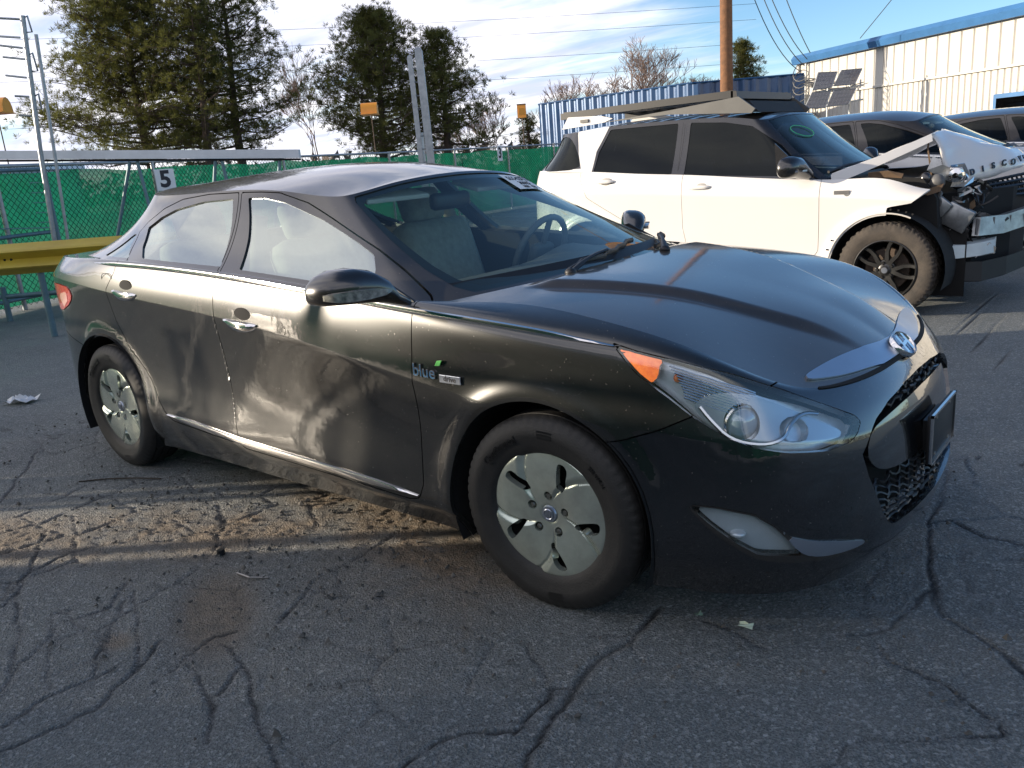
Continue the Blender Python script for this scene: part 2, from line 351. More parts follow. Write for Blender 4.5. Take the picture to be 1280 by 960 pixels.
def panel(name, S, m, parent, side='R', fl=.014, ref=None, thick=0.0):
    """a Surf as a body panel: right side (y = -w), left side, or C = both halves; flanges turn in along its edges"""
    V, F = S.V, S.F; N = V[:, 5:8].copy()
    L = np.linalg.norm(N, axis=1, keepdims=True); L[L < 1e-9] = 1; N /= L
    a, b, c = V[F[:, 0], :3], V[F[:, 1], :3], V[F[:, 2], :3]; gn = np.cross(b-a, c-a)
    if (gn*N[F[:, 0]]).sum() < 0: F = F[:, ::-1]
    E = np.concatenate([F[:, [0, 1]], F[:, [1, 2]], F[:, [2, 0]]]); key = np.sort(E, 1); _, idx, cnt = np.unique(key, axis=0, return_index=True, return_counts=True)
    B = E[idx[cnt == 1]]; B = B[~((V[B[:, 0], 1] < 1e-4) & (V[B[:, 1], 1] < 1e-4))]
    P = V[:, :3]; n = len(P)
    p0, p1 = P[B[:, 0]], P[B[:, 1]]; q0, q1 = p0-N[B[:, 0]]*fl, p1-N[B[:, 1]]*fl
    fn = np.cross(q0-p0, q1-q0); fn /= np.maximum(np.linalg.norm(fn, axis=1, keepdims=True), 1e-9); k = len(B)
    if fl > 0:
        W = np.concatenate([P, p0, q0, q1, p1]); M = np.concatenate([N, fn, fn, fn, fn]); i = np.arange(k)+n
        FF = np.concatenate([F, np.stack([i, i+k, i+2*k], 1), np.stack([i, i+2*k, i+3*k], 1)])
    else: W, M, FF = P, N, F
    W2, M2, F2 = [], [], []
    for sgn in ((-1,) if side == 'R' else (1,) if side == 'L' else (-1, 1)):
        o = sum(len(x) for x in W2); W2.append(W*A([1, sgn, 1])); M2.append(M*A([1, sgn, 1])); F2.append((FF if sgn > 0 else FF[:, ::-1])+o)
    W2, M2, F2 = np.concatenate(W2), np.concatenate(M2), np.concatenate(F2)
    return link(name, np_mesh(name, W2, F2, True, M2), m, parent)
# ---------------------------------------------------------------- sedan shape tables (metres; x forward from the front axle, w out from the centre line)
SED_ST = [(-3.865,0),(-3.855,.28),(-3.815,.45),(-3.73,.62),(-3.58,.745),(-3.30,.845),(-2.84,.904),(-2.30,.917),(-1.68,.917),(-1.10,.917),
          (-.53,.917),(-.15,.917),(.20,.905),(.45,.868),(.64,.79),(.78,.66),(.87,.48),(.915,.26),(.93,0)]
SED_LV = [
 ({0:.22,3:.20,5:.19,6:.165,10:.165,12:.17,14:.165,18:.17},{0:-.06,4:-.05,6:-.07,10:-.07,12:-.05,15:-.04,18:-.05}),
 ({0:.32,5:.28,7:.24,10:.24,12:.26,18:.25},{0:-.01,6:-.03,10:-.03,12:-.01,18:0}),
 ({0:.45,3:.45,5:.42,7:.375,8:.335,10:.30,12:.36,18:.36},{0:0,6:-.006,10:-.006,12:0,14:.008,18:.008}),
 ({0:.62,3:.60,5:.60,7:.58,8:.56,10:.52,12:.53,18:.51},{0:0,4:-.005,6:-.028,10:-.028,12:-.008,14:0,18:0}),
 ({0:.88,2:.93,3:.955,4:.985,5:.992,6:.968,7:.925,8:.88,9:.815,10:.725,11:.68,12:.672,14:.642,15:.625,16:.61,18:.60},{0:-.02,3:0,6:0,10:0,11:-.004,12:-.006,14:-.014,16:-.02,18:-.02}),
 ({0:.97,3:1.005,5:1.035,6:1.022,7:.998,8:.965,9:.912,10:.845,11:.81,12:.793,13:.772,14:.728,15:.688,16:.668,18:.66},{0:-.05,3:-.03,4:-.02,6:-.012,10:-.010,11:-.014,12:-.020,13:-.026,14:-.040,15:-.048,18:-.05}),
 ({0:1.03,3:1.045,5:1.085,6:1.09,7:1.080,8:1.052,9:1.01,10:.963,11:.936,12:.902,13:.866,14:.80,15:.738,16:.716,17:.711,18:.711},{0:-.12,3:-.10,4:-.065,6:-.035,10:-.033,11:-.036,12:-.047,13:-.052,14:-.065,15:-.075,16:-.085,18:-.09}),
 ({0:1.06,3:1.065,4:1.09,5:1.10,6:1.107,7:1.097,8:1.068,9:1.03,10:.99,11:.980,12:.945,13:.893,14:.818,15:.756,16:.736,17:.735,18:.737},{0:-.19,3:-.19,4:-.11,5:-.065,6:-.05,9:-.05,10:-.07,11:-.155,12:-.13,13:-.105,14:-.10,15:-.10,16:-.11,18:-.11})]
SED_GH = [(-3.68,0,1.075,-2.74,0,1.434),(-3.66,.30,1.075,-2.73,.28,1.428),(-3.58,.53,1.075,-2.70,.44,1.417),(-3.36,.70,1.083,-2.64,.55,1.400),
 (-2.88,.842,1.095,-2.44,.612,1.386),(-2.3,.867,1.095,-2.1,.625,1.387),(-1.68,.867,1.066,-1.75,.625,1.388),(-1.1,.867,1.028,-1.45,.615,1.368),
 (-.72,.862,1.0,-1.28,.60,1.345),(-.50,.83,.975,-1.17,.58,1.337),(-.385,.74,.985,-1.125,.545,1.342),(-.28,.55,1.0,-1.08,.40,1.368),(-.19,.28,1.012,-1.05,.2,1.388),(-.16,0,1.015,-1.04,0,1.394)]
SED_GB = [.06,.06,.065,.06,.045,.022,.022,.02,.016,.01,.012,.02,.03,.032]
def sedan_surfaces(NU=250, NV=84):
    belt, L, t, tu = belt_surface(SED_ST, SED_LV, 4, NU, NV, arches=((0, .33, .40), (-2.795, .33, .40)))
    top = L[-1]
    q0 = np.interp(-.40, top[:, 0][tu > 2], tu[tu > 2])            # hood starts at the cowl corner
    qs = np.linspace(q0, t[-1], 120 if NU > 200 else 40); per = np.stack([np.interp(qs, tu, top[:, k]) for k in range(3)], 1)
    s = (qs-q0)/(t[-1]-q0); xe = per[-1, 0]
    xc = -.16+(xe+.16)*s**1.15
    zc = natspline([-.16, .15, .45, .68, xe], A([[1.022], [.985], [.912], [.825], [.737]]), xc)[:, 0]
    def ridge(x, w, t):
        wc = .60+(.20-.60)*np.clip((x+.3)/1.05, 0, 1)
        k = smooth01((x+.16)/.1+1)*smooth01((.80-x)/.25)
        return .024*smooth01((wc-w)/.05+.5)*k-.024*smooth01((wc)/.05+.5)*k*smooth01(t)*.7
    hood = cap_surface(per, xc, zc, 70 if NU > 200 else 24, 2.0, 2.2, ridge, qs)
    qd = np.linspace(0, np.interp(-2.75, top[:, 0][tu < 3], tu[tu < 3]), 70); pd = np.stack([np.interp(qd, tu, top[:, k]) for k in range(3)], 1)
    sd = qd/qd[-1]; xd = pd[0, 0]+(-3.2-pd[0, 0])*sd; zd = 1.06+.055*np.sin(np.minimum(sd*1.4, 1)*np.pi/2)
    deck = cap_surface(pd, xd, zd, 30, 2.0, 2.0, None, qd)
    house, C, gt = house_surface(SED_GH, 200 if NU > 200 else 100, 40 if NU > 200 else 20, SED_GB)
    pr = C[:, 3:]; xr = np.clip(-1.04-(pr[:, 0]+1.04)*-1.0, -2.74, -1.04)
    xr = pr[:, 0]*1.0
    zr = natspline([-2.74, -2.3, -1.85, -1.4, -1.04], A([[1.435], [1.462], [1.471], [1.452], [1.394]]), np.clip(xr, -2.74, -1.04))[:, 0]
    roof = cap_surface(pr, xr, zr, 40 if NU > 200 else 16, 2.0, 1.9, None, np.arange(len(pr))*1.0)
    return belt, hood, deck, house, roof, t, L
# ---------------------------------------------------------------- shared materials
BLACK = paint('paint_black', (.006, .007, .0078), .4, .062, (.34, .33, .29), rough=.25, ior=1.62)
BLACKH = paint('paint_black_bonnet', (.009, .010, .0115), .5, .12, (.38, .31, .23), rough=.28, ior=1.8, hi=1.3, lo=.7)
BLACKF = paint('paint_black_front', (.009, .010, .0125), .5, .012, (.34, .32, .28), rough=.22, ior=1.75)
BLACKU = paint('paint_black_upper', (.012, .012, .014), .35, .17, (.36, .31, .24), rough=.28)
WHITE = paint('paint_white', (.66, .645, .62), 0.0, .16, (.45, .38, .30), rough=.35)
GLOSSBLACK = paint('gloss_black', (.006, .006, .007), 0.0, .08, rough=.25)
CHROME = mat('chrome', (.78, .76, .74), .10, 1.0, var=.12, vscale=14)
SATIN = mat('satin_silver', (.42, .46, .53), .28, .85, var=.08, vscale=10)
RUBBER = mat('rubber', (.013, .013, .013), .62, var=.35, vscale=16, vcol=(.024, .023, .022), bump=.15, bscale=180)
MUDRUBBER = mat('dusty_rubber', (.075, .062, .05), .9, var=.5, vscale=9, vcol=(.03, .027, .024), bump=.3, bscale=90)
PLASTIC = mat('black_plastic', (.014, .014, .015), .5, var=.3, vscale=20, bump=.08, bscale=220)
DARK = mat('underbody', (.006, .006, .006), .9)
COVER = mat('wheel_cover_silver', (.66, .73, .62), .24, .7, coat=.4, var=.2, vscale=7, vcol=(.40, .43, .38))
STEEL = mat('lug_steel', (.24, .24, .22), .35, .9)
GLASS_S = glass('side_glass', (.66, .78, .72), .37, 0, .05)
GLASS_W = glass('windscreen_glass', (.84, .96, .92), .05, 0, .010)
GLASS_T = glass('tinted_glass', (.030, .034, .048), .028, 0, .004)
LENS = glass('lamp_lens', (.95, .98, 1.0), .09, 0, .05)
LAMPBOWL = mat('lamp_bowl', (.74, .80, .86), .30, .55, var=.25, vscale=18)
LAMPGREY = mat('lamp_grey', (.42, .47, .52), .28, .6)
AMBER = mat('amber_reflector', (1.0, .26, .04), .30, 0, coat=.8, var=.35, vscale=60, vcol=(.75, .12, .02))
RED = mat('red_lens', (.55, .05, .04), .18, 0, coat=1, var=.3, vscale=30)
SEATM = mat('seat_cloth', (.42, .42, .37), .9, var=.25, vscale=25, bump=.2, bscale=300)
DASHM = mat('dash_plastic', (.075, .078, .08), .6, var=.2, vscale=20, bump=.15, bscale=260)
HEADL = mat('headliner', (.50, .49, .45), .95)
PAPER = mat('paper', (.78, .78, .76), .8, var=.08, vscale=40)
INK = mat('ink', (.03, .03, .035), .7)
# ---------------------------------------------------------------- wheels (axis along y, outer side toward -y)
def wheel_tyre(R, Rr, hw, bulge=.006, tread=4, lug=.0):
    prof = [(Rr-.012, hw*.80), (Rr+.004, hw*.93), (Rr+.02, hw*.95), (Rr+.045, hw*1.0+bulge*.6), ((R+Rr)/2+.01, hw*1.0+bulge), (R-.030, hw*.97), (R-.014, hw*.90), (R-.003, hw*.80)]
    g = []; n = tread
    for i in range(n):
        c = hw*.62*(1-2*i/(n-1)); w = hw*.055; g += [(R, c+w), (R-.009, c+w*.8), (R-.009, c-w*.8), (R, c-w)]
    full = prof+g+[(r, -h) for r, h in prof[::-1]]
    full = [(r, -h) for r, h in full]
    NS = 252; mb = MB(); v = []
    for k in range(NS):
        a = 2*math.pi*k/NS
        for j, (r, h) in enumerate(full):
            rr = r; e = abs(h)/hw
            if .78 < e < .95 and r > R-.020 and k % 4 == 0: rr = r-.004-lug*.6
            if lug and e <= .80 and r > R-.005 and (k//3+int(h*40)) % 2 == 0: rr = r-lug
            v.append((rr*math.cos(a), h, rr*math.sin(a)))
    m = len(full); f = [(k*m+i, k*m+i+1, ((k+1) % NS)*m+i+1, ((k+1) % NS)*m+i) for k in range(NS) for i in range(m-1)]
    return mb.add(v, f)
def sedan_wheel(parent, x, side, lettering=True, steer=0.0):
    t = bpy.data.objects.new('wheel', None); COL.objects.link(t); t.parent = parent; t.empty_display_size = .1
    t.location = (x, -.795*side, .33); t.rotation_euler = (0, 0, (0 if side > 0 else math.pi)+steer)
    if 'tyre' not in WH:
        mb = wheel_tyre(.33, .216, .103)
        WH['tyre'] = mb.mesh('tyre', 40); WH['tyre'].materials.append(RUBBER)
        mb = MB()
        mb.text('Continental', .034, (0, -.1095, 0), (1, 0, 0), (0, 0, 1), .002, 0.0006, bend=(.262, math.radians(128)))
        for a0 in (86, 275):
            for k, (dr, w) in enumerate(((.0, .05), (.010, .05), (.020, .05))):
                v = []; 
                for i in range(5):
                    a = math.radians(a0-5.5+11*i/4); 
                    for r in (.262+dr, .262+dr+.007): v.append((r*math.cos(a), -.1093, r*math.sin(a)))
                mb.add(v, [(2*i, 2*i+1, 2*i+3, 2*i+2) for i in range(4)])
        mb.text('205/65R16', .018, (0, -.1085, 0), (1, 0, 0), (0, 0, 1), .002, 0, bend=(.262, math.radians(40)))
        WH['mark'] = mb.mesh('sidewall_lettering'); WH['mark'].materials.append(mat('rubber_shine', (.008, .008, .008), .35))
        # cover: a swept five-blade disc with slots
        nr, na = 40, 360; r = np.linspace(.0, .2165, nr); a = np.linspace(0, 2*np.pi, na+1)
        Rr, Aa = np.meshgrid(r, a, indexing='ij'); s = Rr/.2165
        ph = (Aa*5/(2*np.pi)+.62*s-.10) % 1.0                                   # blade phase, swept with radius
        blade = smooth01(ph/.16)*(1-ph*.75)                                     # sharp leading step, long fall
        h = .094-.020*(1-s)**1.5-.012*s**4 + (.015*blade-.0075)*smooth01((s-.20)/.25)*(1-smooth01((s-.90)/.10)*.8)
        h = np.where(s < .20, h-.002, h); h = h-.014*smooth01((s-.955)/.045)
        h = h+.004*np.exp(-((s-.165)/.02)**2)
        P = np.stack([Rr*1.035*np.cos(Aa), -h, Rr*1.035*np.sin(Aa)], 2)
        S = make_surf(P, a[:nr]*0+np.arange(nr), np.arange(na+1)*1.0); S.V[:, 5:8] *= np.sign((S.V[:, 6] < 0)-.5)[:, None]
        for k in range(5):
            th = math.radians(72*k+66); c, sn = math.cos(th), math.sin(th)
            sl = []
            for (rr, tt) in ((.096, -.024), (.176, -.018), (.192, .000), (.190, .022), (.178, .028), (.100, .000)):
                sl.append((rr*c-tt*sn, rr*sn+tt*c))
            S = S.hole(chaikin(sl, 2), 0, cols=(0, 2))
            th2 = math.radians(72*k+75+12); S = S.hole([(.064*math.cos(th2)+.0155*math.cos(q), .064*math.sin(th2)+.0155*math.sin(q)) for q in np.linspace(0, 2*np.pi, 17)[:-1]], 0, cols=(0, 2))
        V = S.V.copy(); V[:, 1] *= 1
        WH['coverS'] = S
        mb = MB().lathe([(.215, -.05), (.20, -.045), (.17, -.02), (.03, -.02), (.001, -.02)], 60); mb.lathe([(.205, .07), (.205, -.05)], 60)
        WH['rim'] = mb.mesh('rim', 40); WH['rim'].materials.append(DARK)
        mb = MB()
        mb.lathe([(.0001, -.012), (.007, -.012), (.010, -.008), (.0105, .0), (.0145, .002), (.0145, .012)], 6); WH['lug'] = mb.mesh('lug_nut', 30); WH['lug'].materials.append(STEEL)
        mb = MB().lathe([(.0001, -.005), (.026, -.003), (.029, .002)], 32)
        mb.lathe([(.019, -.0058), (.0165, -.0072), (.014, -.0058)], 32); mb.box((0, -.006, .0), (.004, .003, .024), Matrix.Rotation(.45, 3, 'Y')); mb.box((-.007, -.006, 0), (.004, .003, .026), Matrix.Rotation(.35, 3, 'Y')); mb.box((.007, -.006, 0), (.004, .003, .026), Matrix.Rotation(.35, 3, 'Y'))
        WH['cap'] = mb.mesh('centre_cap', 30); WH['cap'].materials.append(SATIN)
    link('tyre', WH['tyre'], None, t)
    if lettering: link('sidewall_lettering', WH['mark'], None, t)
    if 'cover' not in WH:
        S = WH['coverS']; V = S.V.copy(); V[:, 1] = -V[:, 1]; V[:, 6] = -V[:, 6]
        o = panel('wheel_cover', Surf(V, S.F), COVER, t, 'R', .022); WH['cover'] = o.data
    else: link('wheel_cover', WH['cover'], None, t)
    link('rim', WH['rim'], None, t)
    for k in range(5):
        th = math.radians(72*k+87); link('lug_nut', WH['lug'], None, t).location = (.064*math.cos(th), -.070, .064*math.sin(th))
    link('centre_cap', WH['cap'], None, t).location = (0, -.079, 0)
    return t
WH = {}
# ---------------------------------------------------------------- the asphalt yard
CRACKS = [
 ([(0.299,-0.708),(0.302,-0.816),(0.306,-0.930),(0.278,-1.032),(0.291,-1.094),(0.299,-1.178),(0.326,-1.303),(0.351,-1.418),(0.352,-1.469),(0.374,-1.538)], 0.017),
 ([(0.791,0.932),(0.851,0.573),(0.863,0.327),(0.915,0.063),(0.981,-0.123),(0.993,-0.232),(1.039,-0.313),(1.105,-0.350),(1.172,-0.381),(1.231,-0.438),(1.276,-0.496),(1.336,-0.616)], 0.014),
 ([(0.981,-0.123),(0.947,-0.232),(0.945,-0.344),(0.923,-0.436),(0.882,-0.512),(0.837,-0.552)], 0.015),
 ([(0.904,-0.548),(0.963,-0.605),(1.040,-0.623),(1.115,-0.650),(1.192,-0.709),(1.243,-0.749)], 0.008),
 ([(0.947,-1.144),(0.972,-1.079),(0.982,-1.023),(1.023,-0.971),(1.103,-0.927),(1.177,-0.862),(1.266,-0.787),(1.264,-0.718)], 0.010),
 ([(0.433,-0.696),(0.558,-0.711),(0.674,-0.750)], 0.007),
 ([(0.781,0.980),(0.831,1.089),(0.927,1.166),(1.054,1.121)], 0.009),
 ([(0.831,1.089),(0.930,0.802)], 0.007),
 ([(0.136,5.578),(0.302,4.453),(0.308,3.971),(0.384,3.633),(0.602,3.137),(0.749,2.756)], 0.020),
 ([(0.863,0.327),(0.922,0.400),(1.043,0.313),(1.165,0.311)], 0.007),
 ([(0.299,-1.178),(0.257,-1.225),(0.264,-1.363),(0.268,-1.436)], 0.007),
 ([(-0.841,-2.252),(-0.816,-2.160),(-0.799,-2.070),(-0.786,-2.020),(-0.850,-1.930),(-0.907,-1.799),(-0.984,-1.716)], 0.013),
 ([(-0.954,-2.210),(-0.992,-2.065),(-0.956,-1.939),(-0.965,-1.860)], 0.009),
 ([(-1.133,-2.145),(-1.254,-2.042),(-1.311,-1.945),(-1.398,-1.857),(-1.342,-1.701),(-1.483,-1.586)], 0.010),
 ([(-1.347,-1.640),(-1.258,-1.742),(-1.080,-1.881),(-0.972,-1.938)], 0.008),
 ([(-0.773,-1.858),(-0.787,-1.773),(-0.824,-1.696),(-0.852,-1.593),(-0.814,-1.528)], 0.010),
 ([(-0.877,-0.733),(-0.857,-0.925),(-0.850,-1.071),(-0.855,-1.180),(-0.767,-1.353),(-0.728,-1.447)], 0.012),
 ([(0.257,-1.424),(0.180,-1.493),(0.131,-1.562),(0.107,-1.681),(0.124,-1.751)], 0.010),
 ([(-1.800,-1.845),(-1.469,-1.959),(-1.192,-2.101)], 0.006),
 ([(-1.482,-1.848),(-1.172,-1.990),(-1.029,-2.044)], 0.006),
 ([(-0.774,-1.740),(-0.516,-1.804),(-0.380,-1.913)], 0.006),
 ([(-0.630,-1.650),(-0.540,-1.777)], 0.006),
 ([(-1.788,-1.905),(-1.925,-1.738),(-1.966,-1.565),(-1.845,-1.369)], 0.010),
 ([(-2.371,-1.385),(-2.032,-1.519)], 0.007),
 ([(-2.301,-1.538),(-1.843,-1.800),(-1.720,-1.930)], 0.007),
 ([(-1.379,-1.593),(-0.914,-1.828),(-0.850,-1.930)], 0.008),
 ([(-2.876,-1.507),(-3.276,-1.241),(-3.865,-0.871),(-5.043,-0.551)], 0.008),
 ([(-1.627,-1.067),(-1.409,-1.244)], 0.008),
 ([(-0.796,-1.599),(-0.572,-1.661),(-0.370,-1.772),(-0.139,-1.860)], 0.006)]
rng = np.random.default_rng(3)
def vnoise(X, Y, sc, seed, octv=4, ro=.5):
    """value noise in numpy"""
    out = np.zeros_like(X); amp = 1.0; tot = 0
    for o in range(octv):
        r = np.random.default_rng(seed+o*17); G = r.random((256, 256)); u = X*sc+91.7*o; v = Y*sc+37.3*o
        i = np.floor(u).astype(int); j = np.floor(v).astype(int); fu = u-i; fv = v-j; fu = fu*fu*(3-2*fu); fv = fv*fv*(3-2*fv)
        g = lambda a, b: G[a % 256, b % 256]
        out += amp*((g(i, j)*(1-fu)+g(i+1, j)*fu)*(1-fv)+(g(i, j+1)*(1-fu)+g(i+1, j+1)*fu)*fv); tot += amp; amp *= ro; sc *= 2
    return out/tot
def grad_axis(a, b, step, far):
    core = np.arange(a, b+step/2, step); ext = []; d = step; x = 0
    while x < far: d *= 1.22; x += d; ext.append(x)
    ext = A(ext); return np.concatenate([(a-ext)[::-1], core, b+ext])
gx = grad_axis(-3.6, 2.1, .0105, 420); gy = grad_axis(-2.3, .9, .0105, 420)
GX, GY = np.meshgrid(gx, gy, indexing='ij')
jx = GX+(vnoise(GX, GY, 11, 5, 4, .6)-.5)*.045; jy = GY+(vnoise(GX, GY, 11, 55, 4, .6)-.5)*.045
near = (np.abs(GX+.8) < 5) & (np.abs(GY-.2) < 5)
crk = np.zeros_like(GX); depth = np.zeros_like(GX)
PX, PY = jx[near], jy[near]; best = np.full(PX.shape, 9.0)
for pts, w in CRACKS:
    for (x0, y0), (x1, y1) in zip(pts[:-1], pts[1:]):
        ex, ey = x1-x0, y1-y0; L = ex*ex+ey*ey; t = np.clip(((PX-x0)*ex+(PY-y0)*ey)/L, 0, 1)
        best = np.minimum(best, np.hypot(PX-x0-t*ex, PY-y0-t*ey)/max(w*.62, .0062))
# a web of finer alligator cracks on the left of the yard
rg = np.random.default_rng(11); cell = .30; ci = np.floor(PX/cell).astype(int); cj = np.floor(PY/cell).astype(int)
d1 = np.full(PX.shape, 9.); d2 = d1.copy()
for a in (-1, 0, 1):
    for b in (-1, 0, 1):
        I, J = ci+a, cj+b; h = np.sin(I*127.1+J*311.7)*43758.5453; h -= np.floor(h); k = np.sin(I*269.5+J*183.3)*43758.5453; k -= np.floor(k)
        d = np.hypot((I+h)*cell-PX, (J+k)*cell-PY); n1_ = np.minimum(d1, d); d2 = np.where(d < d1, d1, np.minimum(d2, d)); d1 = n1_
zone = np.clip(vnoise(PX, PY, .8, 77, 3)*2.6-1.0+np.where(PX < -1.0, .55, .10), 0, 1)
web = (d2-d1)/.011+np.where(vnoise(PX, PY, 2.5, 21, 2) > .60, 3.0, 0)
best = best/(.45+1.1*vnoise(PX, PY, 6, 88, 3)); c1 = np.exp(-(best*.85)**2)*(.55+.45*smooth01(vnoise(PX, PY, 3, 99, 2)*2.2-.5)); c2 = np.exp(-web**2)*zone*.8; cc = np.maximum(c1, c2); crk[near] = cc
lip = np.exp(-((best-1.8)/1.2)**2)*.003
hN = (vnoise(GX, GY, .7, 1, 3)-.5)*.022+(vnoise(GX, GY, 5, 2, 3)-.5)*.006+(vnoise(GX, GY, 26, 9, 3)-.5)*.010*np.clip(vnoise(GX, GY, 1.6, 31, 2)*2-.35, .25, 1)
fade = np.clip(1-np.hypot(GX+.8, GY-.2)/14, 0, 1); Z = hN*fade
# a shallow dirt-filled patch and a pothole in front of the door
pat = np.exp(-(((GX+1.0)*.55+(GY+1.5)*.83)/.13)**2-(((GX+1.0)*-.83+(GY+1.5)*.55)/.30)**2)+.8*np.exp(-((GX+1.12)/.07)**2-((GY+1.80)/.05)**2); Z -= .012*smooth01(pat*1.6)
Z -= .009*crk; Z[near] -= lip*-1
flat = np.zeros_like(Z)
for (wx, wy) in ((0, -.8), (-2.795, -.8), (0, .8), (-2.795, .8)): flat = np.maximum(flat, np.exp(-((GX-wx)/.25)**2-((GY-wy)/.22)**2))
Z = Z*(1-flat)-.001
# loose dirt swept against the sill line; second band colours the sunlit strip brighter
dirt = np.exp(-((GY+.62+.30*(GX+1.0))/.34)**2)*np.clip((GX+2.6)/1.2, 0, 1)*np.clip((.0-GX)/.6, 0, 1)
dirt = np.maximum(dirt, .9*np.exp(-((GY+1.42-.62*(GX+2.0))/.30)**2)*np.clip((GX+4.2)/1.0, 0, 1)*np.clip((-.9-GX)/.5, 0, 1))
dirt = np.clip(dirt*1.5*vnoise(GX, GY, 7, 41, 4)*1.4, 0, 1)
Z += dirt*(vnoise(GX, GY, 45, 61, 3)-.2)*.012
gme = np_mesh('ground', np.stack([GX, GY, Z], 2).reshape(-1, 3), np.stack([(np.arange(len(gx)-1)[:, None]*len(gy)+np.arange(len(gy)-1)[None, :]).ravel()+k for k in (0, len(gy), len(gy)+1, 1)], 1))
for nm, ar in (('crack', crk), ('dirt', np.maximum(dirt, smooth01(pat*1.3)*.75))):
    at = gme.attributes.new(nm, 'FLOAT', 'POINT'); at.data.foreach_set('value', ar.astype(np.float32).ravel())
asph = mat('asphalt', (.058, .058, .060), .88); t, b = nodes(asph)
def N(t, ty, **k):
    n = t.nodes.new(ty)
    for a, c in k.items(): setattr(n, a, c)
    return n
co = N(t, 'ShaderNodeTexCoord')
def noise(t, co, sc, det=4, ro=.6, out='Object'):
    n = N(t, 'ShaderNodeTexNoise'); n.inputs['Scale'].default_value = sc; n.inputs['Detail'].default_value = det; n.inputs['Roughness'].default_value = ro; t.links.new(co.outputs[out], n.inputs['Vector']); return n.outputs[0]
def mrange(t, s, a, c, lo=0., hi=1.):
    r = N(t, 'ShaderNodeMapRange'); r.inputs[1].default_value = a; r.inputs[2].default_value = c; r.inputs[3].default_value = lo; r.inputs[4].default_value = hi; t.links.new(s, r.inputs[0]); return r.outputs[0]
def cmix(t, f, a, c, blend='MIX'):
    x = N(t, 'ShaderNodeMix', data_type='RGBA', blend_type=blend)
    if hasattr(f, 'is_linked'): t.links.new(f, x.inputs[0])
    else: x.inputs[0].default_value = f
    for i, q in ((6, a), (7, c)):
        if hasattr(q, 'is_linked'): t.links.new(q, x.inputs[i])
        else: x.inputs[i].default_value = (*q, 1)
    return x.outputs[2]
vor = N(t, 'ShaderNodeTexVoronoi'); vor.inputs['Scale'].default_value = 120; t.links.new(co.outputs['Object'], vor.inputs['Vector'])
c = cmix(t, mrange(t, noise(t, co, .9, 6), .35, .7), (.125, .140, .137), (.080, .092, .093))
c = cmix(t, mrange(t, noise(t, co, 4.0, 6), .45, .72), c, (.15, .158, .15))
c = cmix(t, mrange(t, noise(t, co, 170, 3), .42, .62), c, (.25, .265, .26))
c = cmix(t, mrange(t, vor.outputs['Color'], .66, .97), c, (.42, .43, .42))
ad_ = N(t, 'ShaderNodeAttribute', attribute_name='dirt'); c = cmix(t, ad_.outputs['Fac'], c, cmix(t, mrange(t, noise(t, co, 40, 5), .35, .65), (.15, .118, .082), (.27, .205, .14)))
ac = N(t, 'ShaderNodeAttribute', attribute_name='crack'); c = cmix(t, mrange(t, ac.outputs['Fac'], .25, .9), c, (.032, .033, .033))
t.links.new(c, b.inputs['Base Color'])
stx = N(t, 'ShaderNodeMapping'); stx.inputs['Scale'].default_value = (1.2, 9, 1); stx.inputs['Rotation'].default_value = (0, 0, .5); t.links.new(co.outputs['Object'], stx.inputs[0])
sn = N(t, 'ShaderNodeTexNoise'); sn.inputs['Scale'].default_value = 1.6; sn.inputs['Detail'].default_value = 8; sn.inputs['Roughness'].default_value = .7; t.links.new(stx.outputs[0], sn.inputs['Vector'])
c = cmix(t, mrange(t, sn.outputs[0], .60, .80, 0, .75), c, (.36, .38, .39)); t.links.new(c, b.inputs['Base Color'])
t.links.new(mrange(t, noise(t, co, 1.3, 5), .35, .7, .42, .8), b.inputs['Roughness'])
bp = N(t, 'ShaderNodeBump'); bp.inputs['Strength'].default_value = 1.0; bp.inputs['Distance'].default_value = .014
ms = N(t, 'ShaderNodeMath', operation='ADD'); vm = N(t, 'ShaderNodeMath', operation='MULTIPLY_ADD'); t.links.new(vor.outputs['Distance'], vm.inputs[0]); vm.inputs[1].default_value = .45; t.links.new(noise(t, co, 70, 4), vm.inputs[2]); t.links.new(vm.outputs[0], ms.inputs[0]); t.links.new(noise(t, co, 200, 3), ms.inputs[1]); t.links.new(ms.outputs[0], bp.inputs['Height']); t.links.new(bp.outputs[0], b.inputs['Normal'])
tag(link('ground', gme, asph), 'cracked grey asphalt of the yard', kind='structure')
# loose stones and grit, many and tiny: one object
gv, gf = [], []
for k in range(1500):
    x, y = rng.uniform(-4.2, 2.4), rng.uniform(-2.0, .9); s = rng.uniform(.003, .011)*(1.4 if rng.random() < .06 else .8)
    if rng.random() < .45: x, y = rng.normal(-1.3, .8), rng.normal(-1.0, .28)
    if abs(y) < .95 and abs(y) > .6 and min(abs(x), abs(x+2.795)) < .3: continue
    q = rng.normal(size=(6, 3))*.25; base = A([(1,0,0),(-1,0,0),(0,1,0),(0,-1,0),(0,0,1),(0,0,-.4)]); pts = (base+q)*s+A([x, y, s*.5+.004]); o = len(gv); gv += pts.tolist()
    gf += [(o+a, o+b_, o+c_) for a, b_, c_ in ((0,2,4),(2,1,4),(1,3,4),(3,0,4),(2,0,5),(1,2,5),(3,1,5),(0,3,5))]
grit = link('loose_gravel', np_mesh('loose_gravel', gv, A(gf), False), mat('stone', (.14, .13, .115), .9, var=.6, vscale=40)); tag(grit, 'loose grit and small stones scattered on the asphalt', kind='stuff')
